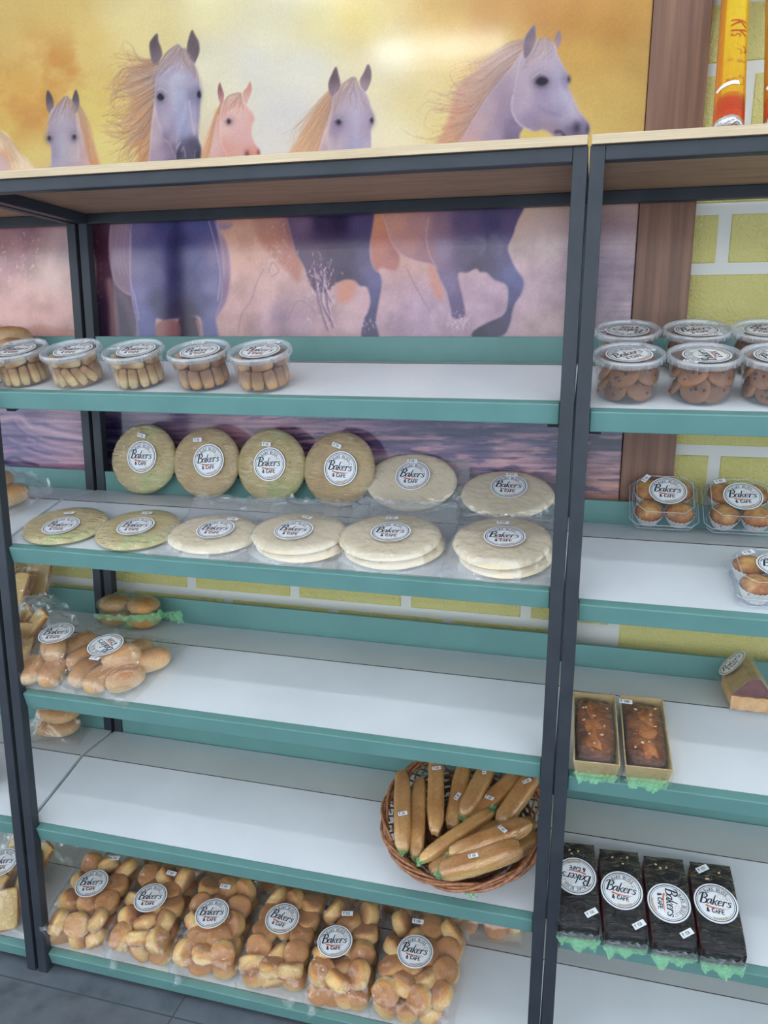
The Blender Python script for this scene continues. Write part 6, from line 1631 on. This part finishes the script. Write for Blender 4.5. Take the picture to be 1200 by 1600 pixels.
# ------------------------------------------------------------------ two foil party tubes leaning on the wall above the right rack
def foil_mat():
    mt, nt, out = new_mat('yellow_red_foil')
    bs = N(nt, 'ShaderNodeBsdfPrincipled'); bs.inputs['Roughness'].default_value = .22; bs.inputs['Metallic'].default_value = .35
    tc = N(nt, 'ShaderNodeTexCoord'); sx = N(nt, 'ShaderNodeSeparateXYZ'); nt.links.new(tc.outputs['Object'], sx.inputs[0])
    rp = ramp(nt, [(0.0, srgb(206, 70, 40)), (.105, srgb(214, 80, 44)), (.135, srgb(226, 170, 40)), (.6, srgb(234, 196, 44))])
    mr = N(nt, 'ShaderNodeMapRange'); mr.inputs['From Max'].default_value = .55
    nt.links.new(sx.outputs['Z'], mr.inputs[0]); nt.links.new(mr.outputs[0], rp.inputs[0])
    n = N(nt, 'ShaderNodeTexNoise'); n.inputs['Scale'].default_value = 60; n.inputs['Detail'].default_value = 3
    nt.links.new(tc.outputs['Object'], n.inputs['Vector'])
    r2 = ramp(nt, [(.55, (0, 0, 0, 1)), (.75, (.5, .5, .5, 1))]); nt.links.new(n.outputs['Fac'], r2.inputs[0])
    # a red band runs down one side
    lt = N(nt, 'ShaderNodeMath', operation='LESS_THAN'); lt.inputs[1].default_value = -.0175; nt.links.new(sx.outputs['X'], lt.inputs[0])
    mu = N(nt, 'ShaderNodeMath', operation='MAXIMUM'); nt.links.new(lt.outputs[0], mu.inputs[0])
    m0 = N(nt, 'ShaderNodeMath', operation='MULTIPLY'); m0.inputs[1].default_value = .55; nt.links.new(r2.outputs[0], m0.inputs[0]); nt.links.new(m0.outputs[0], mu.inputs[1])
    m1 = N(nt, 'ShaderNodeMath', operation='MULTIPLY'); m1.inputs[1].default_value = .6; nt.links.new(mu.outputs[0], m1.inputs[0])
    mx = N(nt, 'ShaderNodeMixRGB'); mx.inputs[2].default_value = srgb(206, 96, 40)
    nt.links.new(m1.outputs[0], mx.inputs[0]); nt.links.new(rp.outputs[0], mx.inputs[1]); nt.links.new(mx.outputs[0], bs.inputs['Base Color'])
    bp = N(nt, 'ShaderNodeBump'); bp.inputs['Strength'].default_value = .5; bp.inputs['Distance'].default_value = .003
    nt.links.new(n.outputs['Fac'], bp.inputs['Height']); nt.links.new(bp.outputs[0], bs.inputs['Normal'])
    nt.links.new(bs.outputs[0], out.inputs[0])
    return mt
M_FOIL = foil_mat()
M_SILVER = pbr('crumpled_silver_foil', srgb(210, 210, 214), .2, .5, metal=.9, bump=(120, .9, .004))
M_REDINK = pbr('red_foil_print', srgb(190, 70, 34), .3)
def party_tube(x0, x1, label):
    A = Vector((x0, .105, ZT + .0158)); Bv = Vector((x1, .405, 2.292))
    d = (Bv - A).normalized(); L = .58; r = .0255
    yy = (Vector((0, 1, 0)) - d * d.y).normalized(); xx = yy.cross(d)
    M_ = Matrix.Identity(4); A = A + Vector((0, 0, r * math.sqrt(1 - d.z ** 2)))
    for q in range(3): M_[q][0], M_[q][1], M_[q][2], M_[q][3] = xx[q], yy[q], d[q], A[q]
    t = thing('party_tube', label, 'party tube', M_, 'foil party tubes')
    b = MB(); b.lathe([(r * .97, .012), (r, .016), (r, L - .02)], 40); b.build('foil_body', M_FOIL, t)
    b = MB(); b.lathe([(.0005, .0), (r * .9, .0005), (r * .99, .006), (r * .985, .0125)], 28, 0, None, False, False, lambda a, z: 1 + .03 * math.sin(a * 9) * math.sin(a * 5 + 1)); b.build('foil_end', M_SILVER, t)
    b = MB(); b.lathe([(r * 1.0, L - .02), (r, L - .004), (.0005, L)], 28); b.build('cap', M_SILVER, t)
    def wrapped(pts, w, z0):
        bb = MB(); bb.ribbon(pts, w, 0)
        bb.v = [((r + .0006) * math.sin(p[0] / r), -(r + .0006) * math.cos(p[0] / r), z0 + p[1]) for p in bb.v]
        return bb
    b = MB()
    for s, z0, h in (('KY', .255, .026), ('S', .215, .016)):
        for ci, ch in enumerate(s):
            for st in GLY[ch]:
                pts = [(p[1] * h - .008, -p[0] * h + (.0 if ci else .024)) for p in st]
                pp = [tuple(np.array(pts[i]) * (1 - q) + np.array(pts[i + 1]) * q) for i in range(len(pts) - 1) for q in (0, .25, .5, .75)] + [pts[-1]]
                w_ = wrapped(pp, .0042 if ci or len(s) > 1 else .002, z0); b.add(w_.v, w_.f, 0)
    rg = random.Random(4)
    for k in range(12):
        x, z = rg.uniform(-.014, .020), rg.uniform(.09, .22); a = rg.uniform(0, 6)
        w_ = wrapped([(x + .005 * math.cos(a + q * 1.3), z + .005 * math.sin(a + q * 1.3) + q * .002) for q in range(4)], .0011, 0); b.add(w_.v, w_.f, 0)
    for k in range(9):
        w_ = wrapped([(x, .030 + k * .0052 + .002 * math.sin(x * 90)) for x in np.linspace(-.024, .030, 14)], .0012, 0); b.add(w_.v, w_.f, 0)
    b.build('red_print', M_REDINK, t)
    bb = wrapped([(x, .092 + .25 * (x + .02)) for x in np.linspace(-.026, .006, 10)], .010, 0)
    bb.v = [(p[0] * 1.02, p[1] * 1.02, p[2]) for p in bb.v]
    bb.build('white_tag', M_PAPER, t)
party_tube(.2265, .2570, 'yellow and red foil party tube nearest the wooden mural frame')
party_tube(.3075, .3360, 'yellow and red foil party tube cut by the right picture edge')
